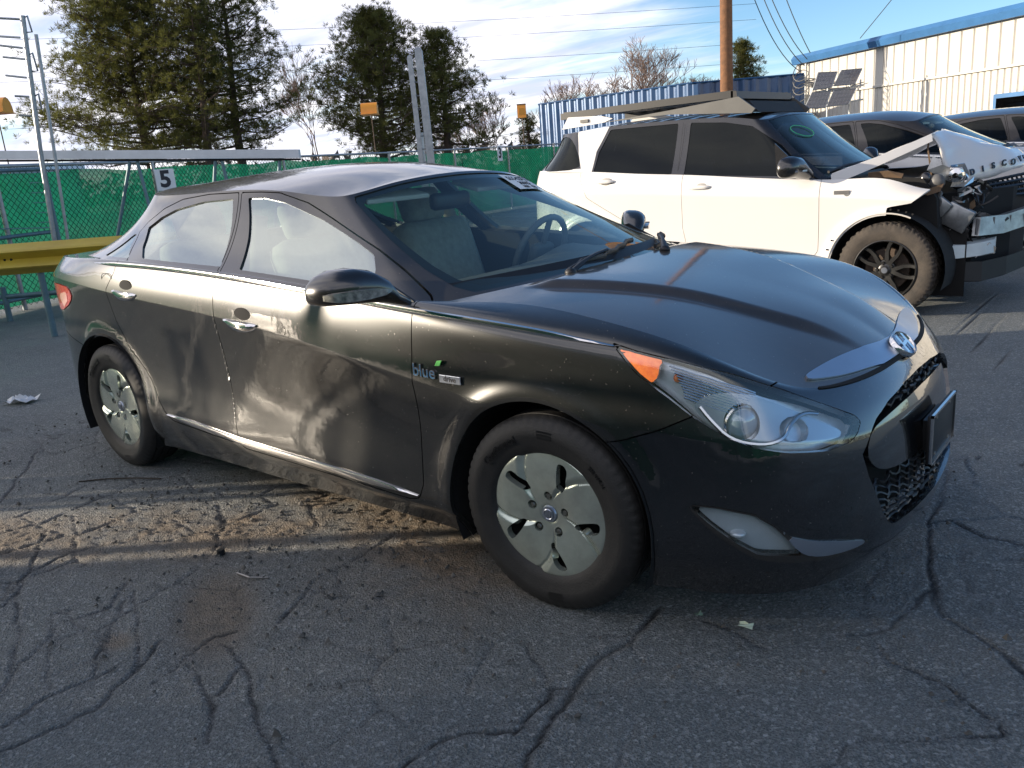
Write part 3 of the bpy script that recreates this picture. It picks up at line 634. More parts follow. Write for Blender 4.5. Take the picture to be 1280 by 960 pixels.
# ---------------------------------------------------------------- litter
def crumple(name, m, n, s, hgt, seed, loc, rz=0):
    r = np.random.default_rng(seed); v = []; 
    for i in range(n+1):
        for j in range(n+1): v.append(((i/n-.5)*s[0]+r.normal()*s[0]*.05, (j/n-.5)*s[1]+r.normal()*s[1]*.05, abs(r.normal())*hgt+.002))
    mb = MB().add(v, [(i*(n+1)+j, (i+1)*(n+1)+j, (i+1)*(n+1)+j+1, i*(n+1)+j+1) for i in range(n) for j in range(n)]); o = mb.build(name, m); o.location = loc; o.rotation_euler = (0, 0, rz)
    sol = o.modifiers.new('thickness', 'SOLIDIFY'); sol.thickness = .001; return o
tag(crumple('crumpled_paper', PAPER, 5, (.20, .13), .028, 5, (-4.98, -.59, .004), .4), 'crumpled white paper lying on the asphalt left of the rear wheel', 'litter')
tag(crumple('paper_scrap', mat('pale_green_paper', (.62, .72, .55), .7), 3, (.042, .028), .004, 9, (.575, -.675, .004), .2), 'small pale green scrap of paper below the front bumper', 'litter')
tag(crumple('plastic_scrap', mat('grey_green', (.22, .30, .22), .5), 3, (.022, .018), .005, 12, (.425, -.69, .004), .9), 'tiny grey green plastic bit near the front tyre', 'litter')
cp = MB().lathe([(.0001, .026), (.013, .026), (.016, .022), (.016, 0), (.0001, 0)], 20, 'Z'); cp = cp.build('bottle_cap', DARK, None, 40); cp.location = (-1.36, -1.25, .0); tag(cp, 'small black cap on the asphalt in front of the sunlit strip', 'litter')
tw = MB().tube([(-2.42, -.92, .008), (-2.55, -.99, .012), (-2.68, -1.06, .009), (-2.80, -1.16, .006)], .004, 5).build('twig', mat('twig_bark', (.05, .04, .03), .9)); tag(tw, 'thin dark twig on the ground beside the rear wheel', 'twig')
tw = MB().tube([(-1.02, -1.27, .006), (-1.08, -1.31, .009), (-1.16, -1.31, .006)], .0035, 5).build('wire_scrap', mat('dull_metal', (.35, .33, .30), .4, .8)); tag(tw, 'short bent metal wire in the dirt patch', 'litter')
# ---------------------------------------------------------------- fences
GALV = mat('galvanised', (.38, .40, .41), .45, .6, var=.25, vscale=12, vcol=(.25, .27, .28))
PIPE = mat('painted_pipe', (.13, .22, .25), .5, .2, var=.35, vscale=10)
WIRE = mat('fence_wire', (.03, .06, .05), .6, .3)
scr = bpy.data.materials.new('green_screen'); scr.use_nodes = True; t = scr.node_tree; t.nodes.clear(); MATS['green_screen'] = scr
o_ = N(t, 'ShaderNodeOutputMaterial'); df = N(t, 'ShaderNodeBsdfDiffuse'); tl = N(t, 'ShaderNodeBsdfTranslucent'); co = N(t, 'ShaderNodeTexCoord')
cg = cmix(t, mrange(t, noise(t, co, 1.1, 7), .38, .64), (.007, .160, .094), (.005, .060, .042)); cg = cmix(t, mrange(t, noise(t, co, 35, 3), .4, .7), cg, (.012, .17, .10))
t.links.new(cg, df.inputs[0]); t.links.new(cg, tl.inputs[0]); x = N(t, 'ShaderNodeMixShader'); x.inputs[0].default_value = .42; t.links.new(df.outputs[0], x.inputs[1]); t.links.new(tl.outputs[0], x.inputs[2])
trp = N(t, 'ShaderNodeBsdfTransparent'); x2 = N(t, 'ShaderNodeMixShader'); x2.inputs[0].default_value = .07; t.links.new(x.outputs[0], x2.inputs[1]); t.links.new(trp.outputs[0], x2.inputs[2]); t.links.new(x2.outputs[0], o_.inputs[0])
def screen_fence(root, pts, h=1.86, wires=True, seed=0, gap=.06):
    pts = [Vector((a, b, 0)) for a, b in pts]; r = random.Random(seed)
    segs = list(zip(pts[:-1], pts[1:]))
    MB().tube([q+Vector((0, 0, h)) for q in pts], .024, 8).build('top_rail', GALV, root, 60)
    lim = []
    for a, b in segs:
        L = (b-a).length; n = max(1, round(L/2.9))
        for k in range(n): lim.append(a.lerp(b, k/n))
    lim.append(pts[-1])
    for q in lim: MB().tube([q, q+Vector((0, 0, h+.03))], .032, 8).build('post', GALV, root, 60)
    # screen cloth, laced behind the wire, sagging at its top between ties
    v, f = [], []; s = 0.0; NZ = 14
    cols = []
    for a, b in segs:
        L = (b-a).length; n = max(2, int(L/.22)); d = (b-a)/n; nn = Vector((-d.y, d.x, 0)).normalized()
        for k in range(n+(1 if (a, b) == segs[-1] else 0)): cols.append((a+d*k, nn, s+d.length*k))
        s += L
    for q, nn, u in cols:
        sag = .03+.035*abs(math.sin(u*1.1+seed))+.012*math.sin(u*3.7)
        for j in range(NZ+1):
            z = gap+(h-.04-sag-gap)*j/NZ; w = .022*math.sin(u*5.1+z*3+seed)+.018*math.sin(u*2.3-z*5)+r.uniform(-.008, .008)
            v.append(q+nn*(.05+w)+Vector((0, 0, z)))
    m = NZ+1; f = [(i*m+j, (i+1)*m+j, (i+1)*m+j+1, i*m+j+1) for i in range(len(cols)-1) for j in range(NZ)]
    me = bpy.data.meshes.new('screen_cloth'); me.from_pydata(v, [], f); me.polygons.foreach_set('use_smooth', [True]*len(f)); link('screen_cloth', me, scr, root)
    if wires:
        mb = MB(); 
        for a, b in segs:
            L = (b-a).length; d = (b-a)/L; nn = Vector((-d.y, d.x, 0))*-.012; k = -h
            while k < L:
                for sg in (1, -1):
                    p0, p1 = (k, 0.05), (k+h, h)
                    if sg < 0: p0, p1 = (k, h), (k+h, 0.05)
                    (x0, z0), (x1, z1) = p0, p1
                    if x0 < 0: z0 += (z1-z0)*(-x0)/(x1-x0); x0 = 0
                    if x1 > L: z1 = z0+(z1-z0)*(L-x0)/(x1-x0); x1 = L
                    if x1-x0 > .02: mb.tube([a+d*x0+nn+Vector((0, 0, z0)), a+d*x1+nn+Vector((0, 0, z1))], .0042, 3, False)
                k += .098
        mb.build('chain_link_mesh', WIRE, root)['kind'] = 'stuff'
FB_ = thing('screened_fence', 'long chain link fence with green screen cloth across the back of the yard', 'fence', (0, 0, 0))
screen_fence(FB_, [(-9.0,-4.5),(-9.6,-1.0),(-10.5,1.6),(-11.7,4.4),(-13.1,8.0),(-14.2,12.0),(-14.8,17.5),(-14.6,22)], seed=1)
F2_ = thing('side_fence', 'green screened chain link fence along the near side of the yard, behind the photographer', 'fence', (0, 0, 0))
screen_fence(F2_, [(-5.78,-4.55),(-2,-4.5),(3,-4.5),(8,-4.5)], wires=False, seed=4)
F3_ = thing('corner_fence', 'short green screened fence run closing the near corner of the yard', 'fence', (0, 0, 0))
screen_fence(F3_, [(-9.0,-4.55),(-7.62,-4.55)], wires=False, seed=5)
F4_ = thing('sun_gap_panel', 'unseen green screened panel made low to let sun onto the sedan rear quarter', 'fence', (0, 0, 0))
screen_fence(F4_, [(-7.58,-4.55),(-7.12,-4.55)], 1.52, False, 7)  # unseen panel, height set so sunlight reaches the sedan's rear quarter
F5_ = thing('narrow_fence_panel', 'narrow green screened panel at the left side of the fence gap', 'fence', (0, 0, 0))
screen_fence(F5_, [(-7.10,-4.55),(-6.92,-4.55)], 1.86, False, 8)
for x, w, l in ((-6.00, .04, 'unseen slim leaning wooden pole added in the fence gap to cast a stripe on the door'),):
    tag(MB().tube([(x, -4.5, 0), (x+.06, -4.5, 2.6)], w, 8).build('shadow_pole', mat('old_wood', (.16, .11, .07), .9, var=.4, vscale=6), None, 60), l, 'pole')  # added out of view to throw a dark stripe across the sunlit door
def sign(name, label, c, w, h, tx, u, size):
    u = Vector(u).normalized(); up = Vector((0, 0, 1)); S_ = MB(); o = Vector(c); n = u.cross(up)
    S_.prism([(-w/2, -h/2), (w/2, -h/2), (w/2, h/2), (-w/2, h/2)], -n*.006, o, u, up); S_ = S_.build(name, PAPER); tag(S_, label, 'sign')
    MB().text(tx, size, o+n*.002, u, up, .001, size*.035).build('numeral', INK, S_)
sign('number_sign', 'white card numbered 5 on the green fence above the rear of the dark sedan', (-11.50, 4.47, 1.56), .30, .335, '5', (.30, .95, 0), .36)
sign('number_sign', 'narrow white card numbered 3 far along the green fence beside the white vehicle', (-14.55, 16.8, 1.68), .30, .44, '3', (-.2, .98, 0), .42)
# gate leaf with pipe frame in front of the fence on the left
G_ = thing('gate_leaf', 'blue grey pipe gate leaf standing against the green fence at the left edge', 'gate', (0, 0, 0))
ga = [Vector((-10.72, 2.30, 0)), Vector((-10.05, .55, 0))]; d_ = Vector((.93, -.36, 0))*.12
for q in ga: MB().tube([q+d_+Vector((0, 0, .05)), q+d_+Vector((0, 0, 1.84))], .034, 8).build('upright', PIPE, G_, 60)
for z in (1.80, .97, .17): MB().tube([ga[0]+d_+Vector((0, 0, z)), ga[1]+d_+Vector((0, 0, z))], .026, 8).build('cross_pipe', PIPE, G_, 60)
MB().tube([ga[0]+d_*1.3+Vector((0, 0, 1.02)), ga[1]+d_*1.3+Vector((0, 0, 1.16))], .008, 6).build('brace_rod', PIPE, G_, 60)
for k in range(6): MB().tube([ga[0]+d_*1.2+Vector((-.0, -.02, 1.62-k*.13)), ga[0]+d_*1.2+Vector((.10, -.26, 1.63-k*.13))], .006, 5).build('tie_bar', PIPE, G_)
# yellow guard rail
YEL = mat('guard_rail_yellow', (.50, .36, .035), .5, 0, var=.25, vscale=3, vcol=(.42, .28, .03), bump=.1, bscale=40)
R_ = thing('guard_rail', 'yellow corrugated guard rail in front of the green fence', 'guard rail', (0, 0, 0))
prof = [(0, .0), (.018, .015), (.055, .05), (.085, .06), (.10, .08), (.085, .10), (.03, .14), (.015, .157), (.03, .174), (.085, .214), (.10, .234), (.085, .254), (.055, .264), (.018, .299), (0, .314)]
a0, b0 = Vector((-9.1, -.42, .69)), Vector((-6.55, 1.72, .675)); dd = (b0-a0).normalized(); nn = Vector((dd.y, -dd.x, 0))
MB().loft([[q+nn*x+Vector((0, 0, z)) for x, z in prof] for q in (a0, a0.lerp(b0, .5), b0)], False).build('beam', YEL, R_, 40)
for k in (.15, .55, .92):
    q = a0.lerp(b0, k); MB().tube([(q.x-nn.x*.07, q.y-nn.y*.07, 0), (q.x-nn.x*.07, q.y-nn.y*.07, .9)], .035, 8).build('post', PIPE, R_, 60)
for k, z in ((.465, .157), (.485, .157)): q = a0.lerp(b0, k)+nn*.018; MB().ell((q.x, q.y, q.z+z), (.014, .014, .014), 8, 6).build('bolt', DARK, R_)
# low pipe rack below the rail
P_ = thing('pipe_rail', 'low blue grey pipe barrier on stub posts below the yellow guard rail', 'barrier', (0, 0, 0))
MB().tube([(-10.1, .62, .30), (-8.7, 1.92, .30)], .03, 8).build('cross_pipe', PIPE, P_, 60)
for k in (.1, .35, .6, .85): MB().tube([(-10.1+1.4*k, .62+1.3*k, 0), (-10.1+1.4*k, .62+1.3*k, .42)], .035, 8).build('stub_post', PIPE, P_, 60)
# long beam on trestle legs, masts, ladder posts
ALU = mat('white_beam', (.60, .62, .64), .4, .25, var=.15, vscale=5)
B2 = thing('long_beam_trestle', 'long pale metal beam carried on splayed pipe legs along the green fence', 'beam', (0, 0, 0))
a0, b0 = Vector((-10.6, .52, 2.045)), Vector((-6.88, 3.65, 1.70)); dd = (b0-a0).normalized(); 
MB().loft([[q+Vector((-dd.y*s, dd.x*s, z)) for s, z in ((-.05, -.05), (.05, -.05), (.05, .05), (-.05, .05))] for q in (a0, b0)]).build('beam', ALU, B2)
MB().loft([[q+Vector((-dd.y*s, dd.x*s, z-.065)) for s, z in ((-.03, -.012), (.03, -.012), (.03, .012), (-.03, .012))] for q in (a0, b0)]).build('lower_flange', DARK, B2)
for q0, q1 in (((-8.44,2.35,1.76),(-8.95,1.93,.0)), ((-8.38,2.41,1.76),(-8.28,2.50,0)), ((-7.66,3.0,1.70),(-7.95,2.76,0)), ((-7.60,3.05,1.70),(-7.52,3.12,0)), ((-7.07,3.49,1.65),(-7.35,3.26,0)), ((-9.95,1.08,1.9),(-10.0,1.0,0))):
    MB().tube([q0, q1], .021, 8).build('leg', PIPE, B2, 60)
M_ = thing('lattice_mast', 'slim grey mast with side hoops and stub arms at the left edge', 'mast', (0, 0, 0))
def P_lerp(a, b, k): return Vector(a).lerp(Vector(b), k)
MB().tube([(-8.62, 1.555, 3.35), (-8.715, 1.478, 1.97), (-8.80, 1.40, 0)], .028, 8).build('pole', GALV, M_, 60)
for p0, p1 in (((-8.583,1.587,3.345),(-8.571,1.597,3.18)), ((-8.604,1.569,2.97),(-8.592,1.579,2.78)), ((-8.627,1.55,2.545),(-8.628,1.55,2.385))):
    p0, p1 = Vector(p0), Vector(p1); s = Vector((-.075, -.06, 0)); MB().tube([p0+s*.6+Vector((0,0,-.03)), p0, p1, p1+s*1.1+Vector((0,0,.0))], .010, 6).build('hoop', GALV, M_, 60)
for p0, p1 in (((-8.93,1.30,3.36),(-8.648,1.533,3.316)), ((-8.90,1.33,3.17),(-8.681,1.506,3.132)), ((-8.99,1.25,3.10),(-8.68,1.507,3.026)), ((-8.86,1.36,2.95),(-8.68,1.507,2.91)), ((-8.87,1.35,2.76),(-8.70,1.49,2.72)), ((-8.83,1.383,2.54),(-8.714,1.478,2.52)), ((-8.83,1.382,2.335),(-8.729,1.465,2.317))):
    MB().tube([p0, p1], .013, 6).build('arm', GALV, M_, 60)
tag(MB().tube([(-8.542, 1.621, 3.152), (-8.642, 1.538, .929), (-8.69, 1.50, 0)], [.020, .018, .018], 8).build('thin_mast', GALV, None, 60), 'thin plain grey pole leaning beside the hooped mast at the left', 'mast')
D_ = thing('ladder_post', 'pair of tall square grey posts joined by short rungs behind the sedan roof', 'post', (0, 0, 0))
for p0, p1, w in (((-6.631,5.418,2.815),(-6.60,5.445,0),.062), ((-6.535,5.497,2.90),(-6.50,5.53,0),.095)):
    p0, p1 = Vector(p0), Vector(p1); u = Vector((.78, .62, 0))*w/2; v_ = Vector((-.62, .78, 0))*w/2
    MB().loft([[q+u*a+v_*b_ for a, b_ in ((-1,-1),(1,-1),(1,1),(-1,1))] for q in (p1, p0)]).build('upright', GALV, D_)
    MB().loft([[p0+u*a*k+v_*b_*k+Vector((0, 0, z)) for a, b_ in ((-1,-1),(1,-1),(1,1),(-1,1))] for k, z in ((1.0, 0), (.7, .03), (.2, .04))]).build('cap', GALV, D_)
for k in range(9):
    z = 2.70-.17*k; MB().tube([(-6.625, 5.425, z), (-6.585, 5.455, z-.015), (-6.535, 5.50, z)], .009, 6).build('rung', GALV, D_, 60)
# post stubs showing above the fence
tag(MB().tube([(-9.0, 7.9, 0), (-9.0, 7.9, 2.02)], .05, 8).build('short_post', GALV, None, 60), 'single grey pipe post just left of the ladder posts', 'post')

# white box van added out of view beyond the side fence to shade the bonnet
VN = thing('shade_van', 'unseen white box van added beyond the side fence to shade the sedan bonnet', 'van', (-2.9, -6.0, 0))
MB().box((0, 0, 1.55), (4.2, 1.9, 1.9), None, .03).build('cargo_box', mat('van_white', (.7, .7, .68), .5, var=.1, vscale=2), VN, 40)
MB().prism([(2.1, .45), (3.7, .45), (3.75, 1.05), (3.2, 1.25), (2.75, 1.95), (2.1, 1.95)], (0, 1.8, 0), (0, -.9, 0)).build('cab', MATS['van_white'], VN)
MB().prism([(2.35, 1.3), (3.1, 1.3), (2.72, 1.85), (2.35, 1.85)], (0, 1.82, 0), (0, -.91, 0)).build('cab_window', GLASS_T, VN)
for x in (-1.2, 3.0):
    for y in (-.82, .82): MB().lathe([(.02, -.1), (.2, -.11), (.33, -.1), (.35, -.06), (.35, .06), (.33, .1), (.2, .11), (.02, .1)], 28, 'Y', (x, y, .35)).build('wheel', RUBBER, VN, 40)
# ---------------------------------------------------------------- corrugated blue wall, building, pole, panels
BLUE = mat('blue_sheet', (.012, .050, .135), .36, .2, coat=.35, var=.5, vscale=1.2, vcol=(.024, .080, .18), bump=.05, bscale=6)
def corrugated(root, name, a, b, z0, z1, pitch, depth, m, sheet=1.0, prof=(.0, .0, .35, 1, .5, 1, .85, 0)):
    """trapezoid-ribbed wall: each sheet is a part"""
    a, b = Vector(a), Vector(b); L = (b-a).length; d = (b-a)/L; n = Vector((d.y, -d.x, 0)); k = 0; x = 0.0
    while x < L-1e-3:
        x1 = min(x+sheet, L); mb = MB(); us = []; q = x
        while q < x1-1e-6:
            for s, h in zip(prof[0::2], prof[1::2]):
                if q+s*pitch <= x1: us.append((q+s*pitch, h))
            q += pitch
        us.append((x1, us[0][1])); v = []
        for u, h in us: v += [a+d*u+n*(h*depth)+Vector((0, 0, z0)), a+d*u+n*(h*depth)+Vector((0, 0, z1))]
        mb.add(v, [(2*i, 2*i+2, 2*i+3, 2*i+1) for i in range(len(us)-1)])
        o = mb.build(name, m, root); k += 1; x = x1
        s = o.modifiers.new('thickness', 'SOLIDIFY'); s.thickness = .01
W1 = thing('blue_wall', 'blue corrugated steel container wall behind the white vehicle, ribs catching the sun', 'wall', (0, 0, 0))
corrugated(W1, 'corrugated_sheet', (-18.23, 23.87, 0), (-11.44, 23.17, 0), 0, 3.42, .36, .065, BLUE, 1.44)
corrugated(W1, 'corrugated_sheet', (-11.44, 23.17, 0), (-8.57, 25.27, 0), 0, 3.40, .36, .065, BLUE, 1.44)
for q0, q1 in (((-18.23,23.83,3.43),(-11.44,23.12,3.43)), ((-11.44,23.12,3.42),(-8.57,25.2,3.42))): MB().tube([q0, q1], .035, 4).build('top_rail', BLUE, W1)
MB().box((-18.25, 24.8, 1.71), (.06, 1.8, 3.40)).build('end_panel', BLUE, W1)
WCLAD = mat('cream_cladding', (.56, .54, .49), .55, 0, var=.12, vscale=.6)
TRIM = mat('blue_trim', (.045, .16, .36), .45, .1, var=.25, vscale=2)
BD = thing('metal_building', 'long cream metal clad building with blue roof edge on the right', 'building', (0, 0, 0))
ba, bb = Vector((-9.85, 28.09, 0)), Vector((7.5, 15.94, 0)); bd_ = (bb-ba).normalized(); bn = Vector((bd_.y, -bd_.x, 0)); BL = (bb-ba).length
if bn.y > 0: bn = -bn
HT = 4.12; MID = 2.82
MB().prism([(0, 0), (BL, 0), (BL, HT-.1), (0, HT-.1)], -bn*9, ba-bn*.10, bd_, (0, 0, 1)).build('wall', WCLAD, BD)
for z0, z1, pw, nm in ((MID, HT, .43, 'upper_panel'), (0, MID-.05, .215, 'lower_panel')):
    x = 0.0; k = 0; shared = None
    while x < BL-.01 and k < 290:
        if shared is None:
            v = []; w = pw
            pr_ = [(0, -.02), (.016, -.02), (.018, .04), (.035, .055), (.055, .03), (w-.03, .03), (w-.016, .022), (w-.012, -.02), (w, -.02)]
            for u, h in pr_: v += [(u, -h, z0), (u, -h, z1)]
            mb = MB().add(v, [(2*i, 2*i+2, 2*i+3, 2*i+1) for i in range(len(pr_)-1)]); mb.add([(0, -.0, z1), (w, 0, z1), (w, -.03, z1), (0, -.03, z1)], [(0, 1, 2, 3)]); shared = mb.mesh(nm)
        o = link(nm, shared, WCLAD, BD); q = ba-bn*.098+bd_*x; o.location = q; o.rotation_euler = (0, 0, math.atan2(bd_.y, bd_.x)); x += pw; k += 1
def on_wall(x, z, off=0): return ba+bd_*x+bn*off+Vector((0, 0, z))
MB().loft([[on_wall(x, HT+z, o) for o, z in ((.02, -.16), (.14, -.16), (.20, .02), (.10, .14), (-.4, .22), (-.4, -.1))] for x in (-.1, BL)]).build('eave_trim', TRIM, BD)
MB().prism([(0, 0), (BL, 0), (BL, .02), (0, .02)], -bn*8.6+Vector((0, 0, .8)), on_wall(0, HT+.14, -.3), bd_, (0, 0, 1)).build('roof', mat('roof_sheet', (.30, .32, .35), .5), BD)
MB().loft([[on_wall(x, MID+z, o-.07) for o, z in ((0, -.03), (.06, -.03), (.06, .03), (0, .03))] for x in (3.0, BL)]).build('girt_rail', WCLAD, BD)
MB().box(on_wall(.03, HT/2, -.04), (.12, .12, HT), Matrix.Rotation(math.atan2(bd_.y, bd_.x), 3, 'Z')).build('corner_post', WCLAD, BD)
wx = None
# blue framed window low on the wall
for x0, x1, z0, z1, nm, m, off in ((8.62, 10.35, 1.0, 2.16, 'window_frame', TRIM, .05), (8.74, 10.23, 1.1, 2.05, 'window_pane', GLASS_T, .075)):
    o = MB().prism([(x0, z0), (x1, z0), (x1, z1), (x0, z1)], bn*.04, ba+bn*(off-.06), bd_, (0, 0, 1)).build(nm, m, BD)
# conduits, meter boxes and cable loops near the corner
for k, (x, z0, z1) in enumerate(((.55, 1.2, 4.25), (.95, 1.0, 3.2), (1.25, .6, 2.6))): MB().tube([on_wall(x, z0, .05), on_wall(x, z1, .05)], .035, 6).build('conduit', GALV, BD, 60)
for x, z, w, h in ((.9, 2.0, .35, .55), (1.35, 1.75, .30, .4), (.62, 2.75, .22, .3)): MB().box(on_wall(x, z, .10), (w, .18, h), Matrix.Rotation(math.atan2(bd_.y, bd_.x), 3, 'Z')).build('meter_box', GALV, BD)
for k in range(6): MB().tube([on_wall(-.1+.05*k, 3.6-.05*k, .25), on_wall(.7+.3*k, 3.45-.12*k, .20), on_wall(1.6+.4*k, 3.3-.10*k+.2*(k % 2), .08)], .015, 5).build('cable', PLASTIC, BD)
LP = MB()
for k in range(5):
    c = Vector((-8.25, 24.07, 2.6+.18*k)); LP.tube([c+Vector((math.cos(a)*.25, math.sin(a)*.15, math.sin(a)*.27+.02*k)) for a in np.linspace(0, 6.283, 17)], .014, 5, False)
tag(LP.build('cable_coil', mat('cable_grey', (.16, .16, .15), .6), None, 60), 'tangle of coiled grey cables hanging at the corner of the cream building', 'cable')
UP = thing('utility_pole', 'brown wooden utility pole rising behind the white vehicle', 'utility pole', (-10.22, 23.0, 0))
MB().tube([(0, 0, 0), (0, 0, 11.5)], [.21, .165], 14).build('pole', mat('pole_wood', (.23, .105, .045), .85, var=.45, vscale=7, vcol=(.12, .06, .03), bump=.5, bscale=30), UP, 60)
MB().box((0, .2, 10.6), (2.2, .1, .12)).build('cross_arm', MATS['pole_wood'], UP)
def cable(name, label, a, b, sag, r=.012, group='overhead wires'):
    a, b = Vector(a), Vector(b); pts = [a.lerp(b, k/14)-Vector((0, 0, sag*4*(k/14)*(1-k/14))) for k in range(15)]
    tag(MB().tube(pts, r, 5, False).build(name, mat('wire_black', (.04, .045, .05), .6)), label, 'wire', group)
for k, (dx_, dz_, s, tx) in enumerate(((-.25, -.1, .55, 'lowest sagging'), (.0, .25, .50, 'second'), (.2, .5, .45, 'third'), (.55, 1.3, .35, 'uppermost and steepest'))):
    cable('service_wire', tx+' of the service wires from the utility pole to the cream building', (-9.87+dx_*.5, 23.1, 7.5+dz_*1.25), (-8.25+.07*k, 24.1+.04*k, 3.4+.18*k), s*1.25, .014, 'service wires')
cable('overhead_wire', 'single dark wire rising from the blue eave to the upper right', (-6.6, 24.3, 4.15), (2.5, 24.0, 15.0), .3)
PV = thing('solar_panel_rack', 'rack of four tilted solar panels in front of the cream wall', 'solar panels', (0, 0, 0))
PVM = mat('solar_cell', (.15, .14, .16), .3, .2, coat=1, var=.2, vscale=8); FR = GALV
for q in ([(-7.372, 22.608, 2.762), (-7.258, 22.704, 3.227), (-6.829, 23.061, 3.21), (-6.943, 22.965, 2.796)],
[(-6.894, 23.006, 2.83), (-6.738, 23.134, 3.239), (-6.27, 23.524, 3.245), (-6.423, 23.397, 2.834)],
[(-7.549, 22.461, 2.272), (-7.391, 22.592, 2.688), (-6.961, 22.951, 2.697), (-7.075, 22.855, 2.242)],
[(-7.046, 22.88, 2.265), (-6.89, 23.009, 2.705), (-6.398, 23.418, 2.708), (-6.551, 23.29, 2.294)]):
    q = [Vector(p_) for p_ in q]
    n = (q[3]-q[0]).cross(q[1]-q[0]).normalized(); 
    if n.y > 0: n = -n
    P1 = MB().add([p_-n*.02 for p_ in q]+[p_-n*.05 for p_ in q], [(0,1,2,3),(4,5,6,7),(0,1,5,4),(1,2,6,5),(2,3,7,6),(3,0,4,7)]).build('panel', PVM, PV)
    fr = MB()
    for i in range(4): fr.tube([q[i]-n*.02, q[(i+1) % 4]-n*.02], .014, 4)
    fr.build('panel_frame', FR, P1); gl = MB()
    for k in range(1, 6): gl.tube([q[0].lerp(q[3], k/6)-n*.016, q[1].lerp(q[2], k/6)-n*.016], .004, 4)
    for k in range(1, 4): gl.tube([q[0].lerp(q[1], k/4)-n*.016, q[3].lerp(q[2], k/4)-n*.016], .004, 4)
    gl.build('cell_lines', FR, P1)
for q0, q1 in (((-7.1,23.05,0),(-7.1,23.05,3.1)), ((-6.6,23.5,0),(-6.6,23.5,3.15)), ((-7.4,22.85,2.7),(-6.3,23.75,2.8)), ((-7.4,22.85,2.25),(-6.3,23.75,2.4))): MB().tube([q0, q1], .03, 6).build('rack_tube', GALV, PV, 60)
# ---------------------------------------------------------------- trees
NEEDLE = mat('pine_needles', (.15, .135, .040), .75, spec=.2, var=.55, vscale=1.3, vcol=(.055, .070, .024))
_t, _b = nodes(NEEDLE); _tl = _t.nodes.new('ShaderNodeBsdfTranslucent'); _tl.inputs[0].default_value = (.12, .125, .03, 1); _x = _t.nodes.new('ShaderNodeMixShader'); _x.inputs[0].default_value = .45
_t.links.new(_b.outputs[0], _x.inputs[1]); _t.links.new(_tl.outputs[0], _x.inputs[2]); _t.links.new(_x.outputs[0], _t.nodes['Material Output'].inputs[0])
BARK = mat('pine_bark', (.085, .058, .042), .95, var=.4, vscale=5)
TWIGM = mat('bare_twigs', (.27, .19, .15), .9, var=.3, vscale=3)
def pine(name, label, loc, H, rad, base, seed, dens=1.0, lean=0.0):
    r = np.random.default_rng(seed); root = thing(name, label, 'tree', loc, 0, 'pine trees beyond the fence'); tr = MB()
    trunk = [Vector((lean*z/H+.10*math.sin(z*.7+seed), .10*math.cos(z*.5+seed), z)) for z in np.linspace(0, H*.97, 12)]
    tr.tube(trunk, list(np.linspace(.24, .03, 12)), 8); V, F = [], []; tufts = []
    nl = int(66*dens*H/9)
    for i in range(nl):
        z = base+(H-base)*(i/nl)**.85; u = (z-base)/(H-base); R = rad*(1-u)**.62*(.62+.38*math.sin(min(1, u*4+.35)*1.57))*r.uniform(.62, 1.10)
        az = i*2.399+r.uniform(-.5, .5); k = min(11, int(z/(H*.97)*11)); o = trunk[k].lerp(trunk[min(11, k+1)], z/(H*.97)*11-k) if z < H*.97 else trunk[-1]
        up = r.uniform(.05, .45)+.5*u; d = Vector((math.cos(az), math.sin(az), up)).normalized(); tip = o+d*R+Vector((0, 0, -.06*R))
        mid = o.lerp(tip, .55)+Vector((0, 0, -.10*R)); tr.tube([o, mid, tip], [.05*(1-u)+.02, .028, .012], 5, False)
        nb = int((13+R*17)*dens)
        for j in range(nb):
            s = r.uniform(.22, 1.03)**.8; q = (o.lerp(mid, s/.55) if s < .55 else mid.lerp(tip, (s-.55)/.45)); w = .16+.30*R*(.4+.6*s)*.55
            q = q+Vector((r.normal()*w, r.normal()*w, abs(r.normal())*w*.55)); tufts.append((q, (q-o).normalized()*.6+Vector((0, 0, .8))))
            if r.random() < .3: tr.tube([o.lerp(tip, s*.9), q], [.012, .006], 4, False)
    for z in np.linspace(H*.93, H, 4): tufts.append((Vector((lean, 0, z)), Vector((0, 0, 1))))
    n = len(tufts); C_ = A([tuple(q) for q, _ in tufts]); D_ = A([tuple(d.normalized()) for _, d in tufts]); per = 25
    C_ = np.repeat(C_, per, 0); D_ = np.repeat(D_, per, 0); rd = r.normal(size=C_.shape); rd = rd/np.linalg.norm(rd, axis=1, keepdims=True); dr = D_*.75+rd; dr /= np.linalg.norm(dr, axis=1, keepdims=True)
    L = r.uniform(.13, .27, (len(C_), 1)); sd_ = np.cross(dr, r.normal(size=C_.shape)); sd_ /= np.linalg.norm(sd_, axis=1, keepdims=True); wd_ = r.uniform(.006, .013, (len(C_), 1))
    Vv = np.stack([C_-sd_*wd_*.5+rd*.03, C_+sd_*wd_+dr*L*.5, C_+dr*L, C_-sd_*wd_+dr*L*.5], 1).reshape(-1, 3); i = np.arange(len(C_))*4
    tr.build('trunk', BARK, root, 60); link('crown', np_mesh('crown', Vv, np.stack([i, i+1, i+2, i+3], 1), False), NEEDLE, root)
pine('pine_tree', 'broad left pine with sunlit golden needles above the number 5 sign', (-34.5, 16.8, 0), 10.8, 4.9, 2.2, 1, 1.3)
pine('pine_tree', 'tall dark thin pine with two bare stems right of the broad pine', (-31.6, 19.6, 0), 11.2, 3.4, 2.6, 2, .85)
pine('pine_tree', 'slender dark pine filling the gap between the broad pine and the tall thin pine', (-31.0, 17.6, 0), 10.2, 2.7, 2.6, 3, .8)
pine('pine_tree', 'bright green pointed pine behind the orange hood lamp', (-26.6, 23.4, 0), 7.95, 4.0, 1.9, 4, 1.2)
